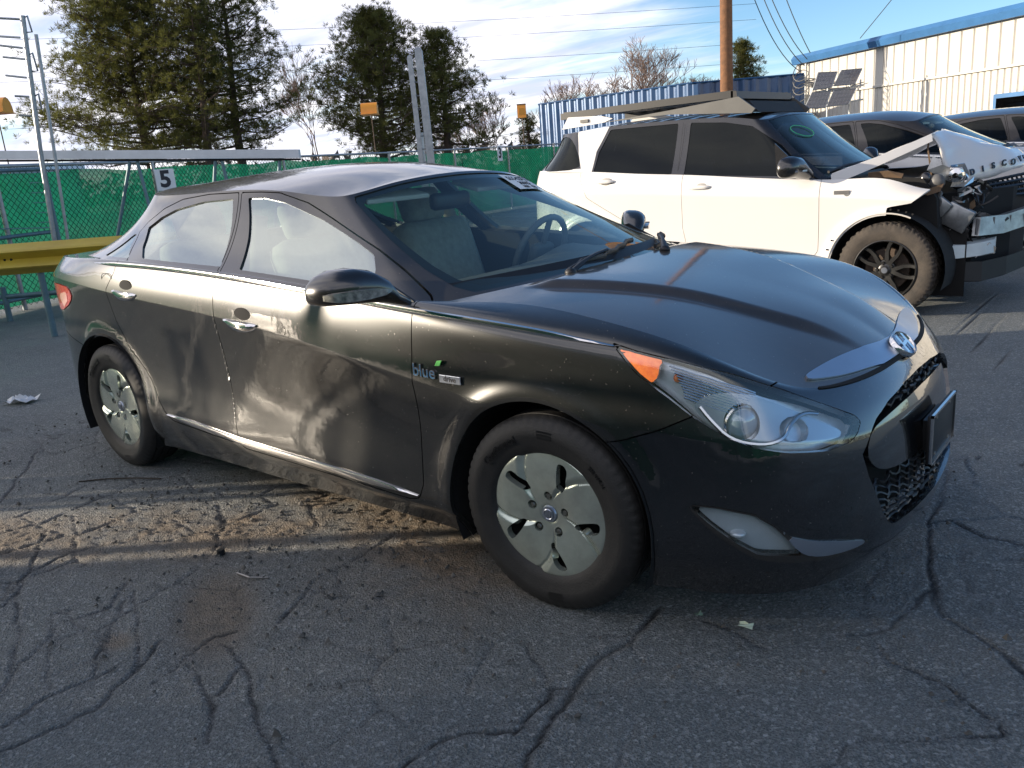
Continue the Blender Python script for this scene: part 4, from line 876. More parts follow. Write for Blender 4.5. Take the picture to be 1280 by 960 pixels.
pine('pine_tree', 'dark ragged pine right behind the ladder posts', (-24.6, 25.3, 0), 7.0, 2.7, 1.9, 5, .9)
pine('conifer', 'small sunlit conifer peeking over the blue wall right of the utility pole', (-17.1, 40.3, 0), 6.4, 1.5, 2.0, 6, .9)
pine('conifer', 'tiny dark conifer under the square orange lamp', (-25.8, 33.0, 0), 3.6, .7, 1.2, 7, .7)
def bare_tree(name, label, loc, H, seed, spread=.62, r0=.17, mn=.009, mx=7):
    r = random.Random(seed); mb = MB(); root = thing(name, label, 'tree', loc, 0, 'bare winter trees'); tw = MB()
    def grow(p, d, L, rad, lv):
        pts = [p]; q = p.copy(); dd = d.copy()
        for k in range(3):
            dd = (dd+Vector((r.uniform(-.22, .22), r.uniform(-.22, .22), r.uniform(-.05, .16)))).normalized(); q = q+dd*L/3; pts.append(q.copy())
        (mb if lv < 3 else tw).tube(pts, [max(mn, rad*(1-.14*k)) for k in range(4)], 6 if lv < 2 else 3, False)
        if lv >= mx: return
        n = r.choice((2, 3, 3)) if lv < 5 else 3
        for k in range(n):
            t_ = r.uniform(.55, 1.0) if k else 1.0; b0 = pts[0].lerp(pts[3], t_) if t_ < 1 else pts[3]; az = r.uniform(0, 6.28); s = spread*r.uniform(.6, 1.3)
            nd = (dd+Vector((math.cos(az)*s, math.sin(az)*s, r.uniform(-.12, .25)))).normalized(); grow(b0, nd, L*r.uniform(.66, .86), rad*.62, lv+1)
    grow(Vector((0, 0, 0)), Vector((0, 0, 1)), H*.30, r0, 0); mb.build('trunk', TWIGM, root, 60); tw.build('branches', TWIGM, root)
bare_tree('bare_tree', 'leftmost round crowned bare tree over the blue wall', (-23.3, 35.1, 0), 5.6, 3, .85)
bare_tree('bare_tree', 'tallest bare tree in the middle of the three over the blue wall', (-21.1, 36.9, 0), 6.4, 8, .78)
bare_tree('bare_tree', 'bare tree nearest the utility pole on its left', (-19.6, 38.2, 0), 6.1, 13, .80)
bare_tree('bare_tree', 'faint bare tree between the tall pine and the pointed pine', (-33.5, 25.5, 0), 6.6, 21, .45, .07, .007)
for k, (x, y, h, lb) in enumerate(((-27.4, 31.5, 4.2, 'tan leafless shrub right of the dark ragged pine'), (-26.6, 32.3, 4.8, 'tallest leafless shrub, midway between the pines and the square orange lamp'), (-28.3, 30.3, 3.6, 'low leafless shrub against the dark ragged pine'), (-24.6, 34.2, 5.2, 'wispy leafless shrub left of the blue wall'))):
    bare_tree('bare_shrub', lb, (x, y, 0), h, 30+k, .45, .05, .009, 6)
# background: warehouse, far houses, tree line, far pole and lines
FAR = thing('warehouse', 'pale grey warehouse low behind the left mast', 'building', (-62, 16, 0), .65)
MB().box((0, 0, 1.7), (8, 24, 3.4)).build('wall', mat('grey_wall', (.42, .44, .47), .8, var=.1, vscale=.5), FAR); MB().prism([(-12.5, 3.4), (12.5, 3.4), (12.5, 3.7), (-12.5, 3.7)], (8.6, 0, 0), (-4.3, 0, 0), (0, 1, 0), (0, 0, 1)).build('roof', mat('white_roof', (.75, .76, .78), .7), FAR)
for k in range(9): MB().box((4.03, -10+2.4*k, 2.3), (.06, 1.1, .8)).build('window', GLASS_T, FAR)
ORG = mat('orange_hood', (.85, .33, .035), .45, 0, var=.15, vscale=3)
def hood_lamp(label, c, w, h, curved, rz):
    root = thing('hood_lamp', label, 'lamp', (c[0], c[1], 0), rz, 'orange lamps over the yard'); z = c[2]
    if curved:
        rings = []
        for x in (-w/2, w/2): rings.append([(x, math.sin(a)*h*.5-.1, z-h*.35+(math.cos(a))*h*.75) for a in np.linspace(-1.5, 1.5, 9)]+[(x, .3, z-h*.35), (x, -.5, z-h*.35)])
        MB().loft(rings).build('hood', ORG, root, 50)
    else:
        MB().box((0, 0, z), (w, w*.6, h)).build('hood', ORG, root); MB().box((0, -w*.31, z), (w*.6, .02, h*.5)).build('face', mat('orange_dark', (.5, .22, .02), .5), root); MB().box((0, 0, z+h*.55), (w*1.05, w*.66, h*.1)).build('cap', mat('lamp_brown', (.16, .09, .05), .6), root)
    MB().tube([(0, .25, 0), (0, .25, z)], .016, 6).build('pole', BARK, root, 60)
hood_lamp('orange half round hood lamp in front of the pointed pine', (-16.4, 13.55, 3.1), .44, .42, True, .72)
hood_lamp('square orange lamp with brown cap left of the blue wall', (-16.85, 20.97, 3.06), .30, .42, False, .6)
hood_lamp('large orange hood at the left edge beside the hooped mast', (-22.2, 6.15, 3.72), .95, .5, True, .72)
tag(MB().tube([(-48.0, 15.5, 0), (-48.0, 15.5, 10.2)], .14, 8).build('far_utility_pole', MATS['pole_wood'], None, 60), 'distant brown utility pole at the left edge of the broad pine', 'utility pole')
for k, z in enumerate((9.9, 9.1, 7.9, 6.9)):
    cable('overhead_wire', ('topmost', 'second', 'third', 'lowest')[k]+' far power line crossing the sky behind the trees', (-66, -3, z+.6), (-18, 44, z-1.2), .5, .009, 'far power lines')
r = np.random.default_rng(5)
hv_, hf_ = [], []
for k in range(9000):
    a = r.uniform(.35, 2.75); d = r.uniform(95, 150); x, y = 1.5+d*math.cos(a), -2.8+d*math.sin(a); s = r.uniform(.15, .5); z = r.uniform(0, 4.6)*r.uniform(.4, 1); q = A([x, y, z]); o = len(hv_)
    hv_ += [(q+r.normal(size=3)*s).tolist() for _ in range(4)]; hf_ += [(o, o+1, o+2), (o+1, o+2, o+3)]
tag(link('far_trees', np_mesh('far_trees', hv_, A(hf_), False), mat('far_foliage', (.13, .105, .085), .9, var=.4, vscale=.1)), 'distant leafless tree line along the horizon', kind='stuff')

# ---------------------------------------------------------------- the sedan
HEAD_POLY = [(4.705,.899),(4.777,.882),(4.887,.861),(5.054,.818),(5.208,.764),(5.366,.700),(5.462,.657),(5.470,.640),(5.440,.614),(5.400,.601),(5.325,.594),(5.202,.606),(5.118,.624),(5.039,.656),(4.946,.710),(4.880,.760),(4.786,.822)]
AMBER_POLY = [(4.705,.899),(4.777,.882),(4.868,.864),(4.852,.846),(4.846,.80),(4.868,.766),(4.786,.822)]
FOG_POLY = [(4.925,.460),(5.01,.457),(5.109,.438),(5.166,.396),(5.217,.354),(5.40,.313),(5.49,.283),(5.353,.270),(5.205,.282),(5.118,.298),(5.035,.353),(4.971,.405)]
MOUTH = [(5.55,.634),(5.649,.660),(5.811,.676),(6.1,.684),(6.1,.292),(5.709,.292),(5.60,.296),(5.565,.32),(5.533,.362),(5.468,.488),(5.448,.555),(5.51,.612)]
TAIL_POLY = [(.55,.80),(.90,.80),(1.10,.815),(1.24,.85),(1.33,.89),(1.36,.93),(1.30,.955),(1.15,.96),(.95,.955),(.55,.94)]
FDOOR = [(-1.60,1.3),(-1.677,1.0),(-1.681,.865),(-1.681,.62),(-1.672,.42),(-1.655,.33),(-1.62,.30),(-.60,.272),(-.545,.285),(-.522,.34),(-.527,.475),(-.522,.6),(-.512,.72),(-.506,.823),(-.506,1.3)]
RDOOR = [(-1.60,1.3),(-1.677,1.0),(-1.681,.865),(-1.681,.62),(-1.672,.42),(-1.655,.34),(-1.70,.315),(-2.20,.345),(-2.256,.375),(-2.31,.43),(-2.37,.53),(-2.44,.60),(-2.53,.68),(-2.60,.80),(-2.609,.863),(-2.615,.966),(-2.53,1.05),(-2.45,1.3)]
FDOOR_F = [(-1.655,.9),(-1.655,1.06),(-1.765,1.378),(-1.62,1.374),(-1.50,1.366),(-1.313,1.319),(-1.08,1.233),(-.834,1.142),(-.678,1.076),(-.50,.995),(-.42,.93),(-.42,.9)]
RDOOR_F = [(-1.675,.9),(-1.675,1.06),(-1.785,1.378),(-2.02,1.379),(-2.25,1.364),(-2.42,1.325),(-2.56,1.265),(-2.60,1.22),(-2.52,1.15),(-2.43,1.09),(-2.43,.9)]
FGLASS = [(-1.54,1.075),(-1.60,1.19),(-1.705,1.352),(-1.60,1.350),(-1.462,1.328),(-1.191,1.252),(-.949,1.168),(-.84,1.126),(-.79,1.079),(-.745,1.02)]
RGLASS = [(-1.685,1.085),(-1.74,1.20),(-1.82,1.352),(-2.05,1.347),(-2.290,1.318),(-2.42,1.285),(-2.515,1.24),(-2.42,1.16),(-2.325,1.112)]
QGLASS = [(-2.76,1.118),(-2.66,1.205),(-2.62,1.212),(-2.575,1.165),(-2.46,1.112)]
def poly_sub(S, poly, gap=.0022, cols=(0, 2)): return S.poly(poly, gap, cols), S.hole(poly, gap, cols)
def tubeline(mb, S, pts, r, n=8, flat=1.0): return mb.tube(pts, r, n, True, flat)
def smooth_pt(S, q, z, d, sg):
    D = (S.V[:, 3]-q)**2+(S.V[:, 2]-z)**2; k = np.argpartition(D, 8)[:8]; w = 1/(D[k]+1e-5); V = (S.V[k]*w[:, None]).sum(0)/w.sum()
    return Vector((V[0]-V[5]*d, sg*(V[1]-V[6]*d), z-V[7]*d))
def build_sedan(root, full=True, lower=None, upper=None, scale=None):
    gs = GLASS_S if full else GLASS_T; clean = lower or BLACKF; lower = lower or BLACK; upper = upper or BLACKU
    belt, hood, deck, house, roof, ts, LV = sedan_surfaces(250 if full else 100, 84 if full else 36)
    QE = ts[-1]
    for S, ref in ((belt, None), (house, None)):
        if (S.V[:, 6]*S.V[:, 1]).sum() < 0: S.V[:, 5:8] *= -1
    for S in (hood, deck, roof):
        s = np.sign(S.V[:, 7]); s[s == 0] = 1; S.V[:, 5:8] *= s[:, None]
        bad = np.linalg.norm(S.V[:, 5:8], axis=1) < .5; S.V[bad, 5:8] = (0, 0, 1)
    side_arch = lambda r: (lambda V: np.minimum(np.hypot(V[:, 0], V[:, 2]-.33), np.hypot(V[:, 0]+2.795, V[:, 2]-.33))-r)
    body = belt.cut(side_arch(.383))
    # underskin that closes the gaps from behind
    under = belt.off(-.018).cut(side_arch(.40)).hole(HEAD_POLY, .01, (3, 2)).hole(FOG_POLY, .008, (3, 2)).hole(MOUTH, .008, (3, 2)).cut(lambda V: V[:, 2]-.215)
    panel('inner_shell', under, DARK, root, 'C', 0)
    if full: panel('inner_bonnet_shell', hood.off(-.03), DARK, root, 'C', 0)
    rest = body
    sides = 'RL'
    fd, rest = poly_sub(rest, FDOOR); rd, rest = poly_sub(rest, RDOOR)
    bump_f = chaikin([(.0,-.1),(.0,.3),(.14,.50),(.225,.625),(.30,.630),(.40,.665),(.494,.712),(.60,.745),(.70,.79),(1.2,.79),(1.2,-.1)], 1)
    bump_f = [(.25,-.1),(.25,.6205),(.30,.6305),(.40,.666),(.50,.715),(.62,.76),(.675,.790),(1.3,.790),(1.3,-.1)]
    fb, rest = poly_sub(rest, bump_f)
    rb, rest = poly_sub(rest, [(-5,-.1),(-5,.87),(-3.62,.87),(-3.60,.70),(-3.30,.655),(-3.10,.63),(-3.0,.3),(-3.0,-.1)])
    sill, rest = poly_sub(rest, [(-2.35,-.1),(-2.35,.40),(-2.256,.375),(-2.20,.345),(-1.70,.315),(-1.0,.292),(-.60,.272),(-.545,.285),(-.46,.30),(-.30,.30),(-.30,-.1)], 0)
    fender = rest.cut(lambda V: V[:, 0]+1.1); quarter = rest.cut(lambda V: -1.1-V[:, 0])
    fb_full = fb
    fb = fb.hole(HEAD_POLY, .003, (3, 2)).hole(FOG_POLY, .001, (3, 2)).hole(MOUTH, 0, (3, 2)); fender = fender.hole(HEAD_POLY, .003, (3, 2))
    quarter = quarter.hole(TAIL_POLY, .003, (3, 2))
    FB = panel('front_bumper', fb, clean, root, 'C', .03)
    panel('rear_bumper', rb.hole(TAIL_POLY, .003, (3, 2)), lower, root, 'C')
    panel('nose_gap', belt.poly([(5.37,6.74),(5.37,7.1),(6.1,7.1),(6.1,6.45),(5.75,6.45),(5.55,6.55)], 0, (3, 4)).off(.004), DARK, root, 'C', .008)
    wingp = chaikin([(.688,.54),(.694,.47),(.710,.364),(.735,.24),(.757,.136),(.768,.05),(.768,-.2),(.86,-.2),(.842,.05),(.827,.14),(.803,.235),(.764,.395),(.718,.51),(.700,.545)], 2)
    hd2 = hood.hole(wingp, .001, (0, 1))
    panel('hood', hd2, BLACKH if lower is BLACK else lower, root, 'C', .02)
    W = panel('hood_wing_trim', hood.poly(wingp, 0, (0, 1)).off(.007), SATIN, root, 'C', .024)
    panel('trunk_lid', deck, lower, root, 'C', 0)
    panel('roof', roof, upper, root, 'C', 0)
    # greenhouse
    ff, g = poly_sub(house, FDOOR_F); rf, g = poly_sub(g, RDOOR_F)
    ws = [(QE*0+2.915,.035),(2.886,.10),(2.861,.28),(2.85,.5),(2.846,.70),(2.852,.93),(2.875,.975),(9,.985),(9,.03)]
    dq = house.V[:, 3].max()-3.5495
    ws = [(a+dq if a < 5 else a, b) for a, b in ws]
    glw = house.poly(ws, 0, (3, 4)); g = g.hole(ws, .004, (3, 4))
    bl = [(-1,.10),(.30,.12),(.62,.25),(.72,.60),(.62,.88),(.4,.96),(-1,.97)]
    glr = house.poly(bl, 0, (3, 4)); g = g.hole(bl, .004, (3, 4))
    q = [(a, b) for a, b in QGLASS]
    qg = house.poly(q, 0, (0, 2)); g = g.hole(q, .001, (0, 2))
    C_ = panel('cabin_frame', g, upper, root, 'C', .02)
    WSO = panel('windshield', glw.off(-.004), GLASS_W, root, 'C', 0)
    wsi = [(2.955+dq,.075),(2.915+dq,.16),(2.893+dq,.30),(2.882+dq,.5),(2.876+dq,.70),(2.882+dq,.90),(2.92+dq,.945),(9,.955),(9,.075)]
    panel('screen_border', glw.hole(wsi, 0, (3, 4)).off(-.006), mat('ceramic_border', (.008, .008, .009), .35), WSO, 'C', 0)
    panel('rear_window', glr.off(-.004), GLASS_S, root, 'C', 0)
    doors = {}
    for sd in sides:
        sg = -1 if sd == 'R' else 1
        for nm, low, fr, gp in (('front_door', fd, ff, FGLASS), ('rear_door', rd, rf, RGLASS)):
            D = panel(nm, low, lower, root, sd, .016); doors[nm+sd] = D
            panel('window_frame', fr.hole(gp, .001, (0, 2)), upper, D, sd, .02)
            panel('window_glass', house.poly(gp, -.004, (0, 2)).off(-.007), gs, D, sd, 0)
        panel('quarter_glass', qg.off(-.004), GLASS_S, root, sd, 0)
        panel('fender', fender, lower, root, sd, .02); panel('quarter_panel', quarter, lower, root, sd, .02)
        panel('sill', sill, lower, root, sd, .02)
        # wheel wells
        for x in (0, -2.795):
            mb = MB(); v = []
            for k in range(25):
                a = math.radians(-25+230*k/24)
                for yy in (.905, .50): v.append((x+.392*math.cos(a), sg*yy, .33+.392*math.sin(a)))
            mb.add(v, [(2*k, 2*k+1, 2*k+3, 2*k+2) for k in range(24)])
            mb.add([(x-.45, sg*.55, .12), (x+.45, sg*.55, .12), (x+.45, sg*.55, .75), (x-.45, sg*.55, .75)], [(0, 1, 2, 3)])
            mb.build('wheel_well', DARK, root)
    # chrome belt line from headlamp to rear quarter, window surround strip, sill strip
    xs = np.linspace(.262, -2.74, 70)
    def at_level(lv, x):
        V = LV[int(lv)]; V = V[V[:, 0] > -3.5]; V = V[np.argsort(V[:, 0])]; return np.interp(x, V[:, 0], V[:, 1]), np.interp(x, V[:, 0], V[:, 2])
    wv, zv = at_level(6.0, xs)
    sec = [(-.004, -.010), (.006, -.009), (.0085, 0), (.006, .009), (-.004, .010)]
    def strip(name, xs, wv, zv, sg, h, m=CHROME, out=1.0):
        rings = []
        for i in range(len(xs)):
            k = h*min(1, i/6+.12, (len(xs)-1-i)/5+.15)
            rings.append([(xs[i], sg*(wv[i]+a*out), zv[i]+b*k/.01) for a, b in sec])
        return MB().loft(rings).build(name, m, root, 50)
    for sd in sides:
        sg = -1 if sd == 'R' else 1
        strip('belt_trim', xs, wv, zv, sg, .0105)
        x2 = np.linspace(-.545, -2.235, 40); w2 = np.interp(x2, [-2.3, -1.6, -.5], [.911, .911, .911]); z2 = np.interp(x2, [-2.25, -1.64, -.53], [.374, .329, .297])
        strip('sill_trim', x2, w2, z2, sg, .013, out=1.3)
    # lamps
    for sd in sides:
        sg = -1 if sd == 'R' else 1
        hl = belt.poly(HEAD_POLY, 0, (3, 2))
        H = panel('headlight', hl.off(.001), LENS, root, sd, .004)
        panel('lamp_bowl', belt.poly(HEAD_POLY, -.006, (3, 2)).off(-.055), LAMPBOWL, H, sd, -.055)
        panel('amber_reflector', belt.poly(AMBER_POLY, .004, (3, 2)).off(-.006), AMBER, H, sd, .02)
        grey = [(4.93,.735),(5.0,.775),(5.12,.765),(5.26,.71),(5.38,.655),(5.43,.625),(5.36,.612),(5.22,.618),(5.10,.64),(5.0,.68)]
        panel('lamp_bezel', belt.poly(chaikin(grey, 2), 0, (3, 2)).hole([(5.085+.055*math.cos(a), .690+.052*math.sin(a)) for a in np.linspace(0, 6.283, 25)[:-1]], 0, (3, 2)).hole([(5.245+.05*math.cos(a), .660+.036*math.sin(a)) for a in np.linspace(0, 6.283, 25)[:-1]], 0, (3, 2)).off(-.028), LAMPGREY, H, sd, .025)
        # reflector ribs of the upper indicator chamber
        mb = MB()
        for k in range(11):
            zt = .848-.0078*k; q0 = 4.872+.004*k+.012*math.sin(k*.3); q1 = 5.14-.0075*k
            pts = []
            for qq in np.linspace(q0, q1, 8):
                zz = zt-(qq-4.875)*.30
                pts.append(smooth_pt(belt, qq, zz, .03, sg))
            mb.tube(pts, .0026, 5)
        mb.build('lamp_ribs', CHROME, H, 60)
        for (qq, zz, r, nm, mm) in ((5.085, .690, .047, 'projector_lens', mat('projector_glass', (.32, .40, .46), .04, .2, coat=1)), (5.245, .660, .034, 'high_beam_bowl', LAMPBOWL), (4.895, .815, .014, 'indicator_bulb', AMBER)):
            i = np.argmin((belt.V[:, 3]-qq)**2+(belt.V[:, 2]-zz)**2); V = belt.V[i]; c = (V[0]-V[5]*.045-.0, sg*(V[1]-V[6]*.045), V[2]-V[7]*.045)
            rot = Vector((.80, sg*.60, 0)).to_track_quat('Z', 'Y').to_matrix(); mb = MB()
            if nm == 'high_beam_bowl':
                pr = [(.002, -.03), (r*.5, -.024), (r*.85, -.008), (r, .008), (r*1.06, .008), (r*1.06, -.03)]
                t_ = MB().lathe(pr, 28, 'Z'); mb.add([rot @ Vector(v)+Vector(c) for v in t_.v], t_.f)
            else:
                mb.ell(c, (r, r, r*.62), 24, 12, rot)
                if nm == 'projector_lens':
                    t_ = MB().lathe([(r*1.02, -.02), (r*1.22, .004), (r*1.16, .010), (r*.98, .004)], 32, 'Z'); mb2 = MB().add([rot @ Vector(v)+Vector(c) for v in t_.v], t_.f); mb2.build('projector_ring', CHROME, H, 40)
            mb.build(nm, mm, H, 60)
        # the bright sweep beneath the projector
        mb = MB(); pts = []
        for (qq, zz) in ((4.96,.735),(4.99,.70),(5.05,.645),(5.14,.625),(5.20,.64),(5.225,.675),(5.28,.70),(5.34,.69)):
            pts.append(tuple(smooth_pt(belt, qq, zz, .020, sg)))
        mb.tube([Vector(a) for a in chaikin(pts, 2, False)], .006, 6).build('lamp_guide', CHROME, H, 60)
        pw = FOG_POLY
        lens = [(4.93,.457),(5.01,.453),(5.105,.434),(5.160,.396),(5.21,.340),(5.245,.300),(5.118,.315),(5.05,.358),(4.985,.408)]
        FOG = panel('fog_light', belt.poly(lens, .004, (3, 2)).off(-.002), LENS, FB, sd, .002)
        panel('fog_bowl', belt.poly(lens, 0, (3, 2)).off(-.03), mat('fog_bowl', (.46, .52, .55), .35, .15, var=.15, vscale=12), FOG, sd, -.028)
        i = np.argmin((belt.V[:, 3]-5.075)**2+(belt.V[:, 2]-.375)**2); V = belt.V[i]
        MB().ell((V[0]-V[5]*.03, sg*(V[1]-V[6]*.03), V[2]-.01), (.024, .024, .012), 18, 10).build('fog_lamp', mat('fog_glass', (.7, .75, .78), .08, .3, coat=1), FOG, 60)
        panel('fog_bezel', belt.poly(FOG_POLY, 0, (3, 2)).hole(lens, 0, (3, 2)).off(.002), GLOSSBLACK, FB, sd, .012)
        panel('fog_sweep', belt.poly(chaikin([(5.170,.394),(5.217,.354),(5.40,.313),(5.475,.290),(5.40,.283),(5.28,.288),(5.225,.315)], 1), 0, (3, 2)).off(.005), SATIN, FB, sd, .006)
        lip = [(4.915,.462),(4.935,.440),(5.035,.333),(5.118,.282),(5.205,.264),(5.353,.252),(5.50,.268),(5.56,.290),(5.49,.262),(5.353,.232),(5.205,.246),(5.118,.266),(5.035,.315),(4.95,.40)]
        T = panel('taillight', belt.poly(TAIL_POLY, 0, (3, 2)).off(.004), RED, root, sd, .02)
        panel('reversing_lens', belt.poly([(1.14,.83),(1.30,.895),(1.25,.925),(1.08,.90)], 0, (3, 2)).off(.0055), mat('pink_lens', (.75, .42, .36), .12, 0, coat=1), T, sd, .002)
    # mouth: backing, flush centre panel, wavy grille, plate
    grb = belt.poly(MOUTH, -.01, (3, 2)).off(-.075); panel('grille_backing', grb, DARK, FB, 'C', -.06)
    pad = [(5.535,.606),(5.63,.622),(5.80,.634),(6.2,.640),(6.2,.452),(5.80,.452),(5.60,.466),(5.52,.495),(5.49,.548)]
    panel('grille_panel', belt.poly(chaikin(pad, 1), 0, (3, 2)).off(-.018), clean, FB, 'C', .03)
    mb = MB(); bsel = belt.V[(belt.V[:, 3] > 5.40)]
    def bpt(q, z, d, sg):
        k = ((bsel[:, 3]-q)**2+(bsel[:, 2]-z)**2).argsort()[:3]; V = bsel[k].mean(0); 
        return Vector((V[0]-V[5]*d, sg*(V[1]-V[6]*d), z))
    pin = A(MOUTH)
    for rows in ((.30, .46, .023), (.636, .690, .021)):
        z = rows[0]
        while z < rows[1]:
            for sg in (-1, 1):
                q = 5.45; pts = []
                while q < 5.985:
                    zz = z+.0085*math.sin((q-5.45)*2*math.pi/.075+(z*300))
                    if sdf(A([[min(q, 5.98), zz]]), pin)[0] > .004: pts.append(bpt(q, zz, .030-.006*math.cos((q-5.45)*2*math.pi/.075), sg))
                    q += .0125
                if len(pts) > 2: mb.tube(pts, .0058, 5, True, .8)
            z += rows[2]
    mb.build('grille_mesh', PLASTIC, FB, 60)
    if full:
        PL = MB().box((.940, 0, .493), (.012, .312, .160), None, .004).build('license_plate', PLASTIC, FB, 40)
        fr = MB()
        for (y, z, dy, dz) in ((0, .571, .318, .008), (0, .415, .318, .008), (.155, .493, .008, .164), (-.155, .493, .008, .164)): fr.box((.9485, y, z), (.008, dy, dz))
        fr.build('plate_frame', CHROME, PL); bl = MB()
        for y in (-.09, .09):
            for z in (.553, .433): bl.lathe([(.0001, .949), (.006, .949), (.007, .945)], 10, 'X', (0, y, z))
        bl.build('plate_bolt', STEEL, PL); MB().box((.925, 0, .49), (.03, .20, .10)).build('plate_bracket', PLASTIC, FB)
        # nose emblem: oval ring with a slanted letter
        N = Vector((.70, 0, .71)).normalized(); ux = Vector((0, 1, 0)); uy = N.cross(ux).normalized()*-1
        if uy.z < 0: uy = -uy
        c = Vector((.818, 0, .757)); E_ = MB(); rings = []
        for k in range(40):
            a = 2*math.pi*k/40; d = ux*math.cos(a)*.062+uy*math.sin(a)*.040; s_ = ux*math.cos(a)*.070+uy*math.sin(a)*.047
            rings.append([c+s_-N*.01, c+s_+N*.004, c+(d+s_)/2+N*.009, c+d+N*.004, c+d-N*.01])
        rings.append(rings[0]); E_.loft(rings, False)
        for yy in (-.026, .026):
            E_.add([c+ux*(yy-.008)-uy*.030+N*.006, c+ux*(yy+.008)-uy*.030+N*.006, c+ux*(yy+.020)+uy*.033+N*.006, c+ux*(yy+.004)+uy*.033+N*.006], [(0, 1, 2, 3)])
        E_.add([c-ux*.030-uy*.008+N*.0065, c+ux*.030-uy*.002+N*.0065, c+ux*.034+uy*.009+N*.0065, c-ux*.026+uy*.003+N*.0065], [(0, 1, 2, 3)])
        EM = E_.build('emblem', CHROME, W, 50)
        disc = MB().add([c-N*.001+ux*math.cos(2*math.pi*k/32)*.064+uy*math.sin(2*math.pi*k/32)*.042 for k in range(32)], [tuple(range(32))]); disc.build('emblem_field', mat('emblem_blue', (.10, .16, .28), .25, .5, coat=1), W)
    # door handles: dark cup and chrome pull
    for sd in sides:
        sg = -1 if sd == 'R' else 1
        for nm, x, z in (('front_doorR', -1.49, .868), ('rear_doorR', -2.43, .955)):
            D = doors[nm[:-1]+sd]; wy = .913 if x > -2 else .909
            MB().ell((x+.015, sg*(wy-.002), z+.024), (.066, .0045, .038), 24, 12).build('handle_cup', DARK, D, 60)
            rings = []
            for k in range(13):
                u = -1+2*k/12; xx = x+u*.112; h = .029*(1-abs(u)**3*.75); o = wy+.016*(1-u*u)+.004; zc = z-.016+.018*u*u*(1 if u < 0 else .7)-.004*u
                rings.append([(xx, sg*(o-.012), zc-h*.8), (xx, sg*(o+.004), zc-h*.6), (xx, sg*(o+.008), zc), (xx, sg*(o+.003), zc+h*.6), (xx, sg*(o-.012), zc+h*.7)])
            MB().loft(rings).build('handle', CHROME, D, 60)
    # mirrors
    for sd in sides:
        sg = -1 if sd == 'R' else 1; rings = []
        path = [(.0,-.535,.885,.990,.030,.016),(.10,-.55,.93,1.012,.045,.024),(.2,-.575,.965,1.040,.075,.045),(.35,-.605,1.005,1.056,.092,.058),(.5,-.63,1.05,1.062,.098,.063),(.7,-.655,1.095,1.062,.096,.060),(.85,-.675,1.130,1.056,.086,.050),(.95,-.685,1.152,1.050,.062,.034),(1,-.69,1.160,1.046,.030,.014)]
        for (u, x, y, z, rx, rz) in path:
            ring = []
            for k in range(24):
                a = 2*math.pi*k/24; ca, sa = math.cos(a), math.sin(a)
                e = lambda c, n: math.copysign(abs(c)**n, c)
                ring.append((x-(.16 if sg > 0 else 0)+rx*e(ca, .75)*(1.0 if ca > 0 else .55), sg*(y-(.03 if sg > 0 else 0)), z+rz*e(sa, .8)*(1.05 if sa > 0 else .85)))
            rings.append(ring)
        M = MB().loft(rings).build('side_mirror', GLOSSBLACK, root, 70)
        ind = []; lm, ly = ((.16, .03) if sg > 0 else (0, 0))
        for (y, x, z0, z1) in ((.975,-.502,1.045,1.050),(1.00,-.505,1.036,1.056),(1.05,-.527,1.030,1.060),(1.10,-.556,1.028,1.062),(1.135,-.588,1.030,1.060),(1.155,-.620,1.036,1.054)):
            ind.append([(x-lm-.03, sg*(y-ly-.01), z0), (x-lm+.0115, sg*(y-ly+.004), z0), (x-lm+.0125, sg*(y-ly+.004), z1), (x-lm-.03, sg*(y-ly-.01), z1)])
        MB().loft(ind).build('indicator_lens', mat('indicator_clear', (.55, .54, .48), .15, .5, coat=1, var=.7, vscale=45, vcol=(.10, .10, .10)), M, 60)
        MB().prism([(-.80,1.055),(-.73,1.005),(-.47,.965),(-.52,.99),(-.70,1.075)], (0, -sg*.01, 0), (0, sg*.862, 0)).build('mirror_sail', PLASTIC, root)
    # wheels
    for x in (0, -2.795):
        for s_ in (1, -1): sedan_wheel(root, x, s_, True, .05 if x == 0 else 0)
    # roof ditch lines, wipers, cowl
    cw = MB(); yy = np.linspace(-.72, .72, 25); xcw = -.15-.24*(abs(yy)/.72)**2.0; zcw = 1.012-.030*(abs(yy)/.72)**2
    cw.add([(xcw[i]+d, yy[i], zcw[i]+h) for i in range(25) for d, h in ((.09, -.032), (-.03, -.012), (-.10, .045))], [(3*i+j, 3*i+j+1, 3*i+j+4, 3*i+j+3) for i in range(24) for j in range(2)])
    cw.build('cowl', PLASTIC, root, 60)
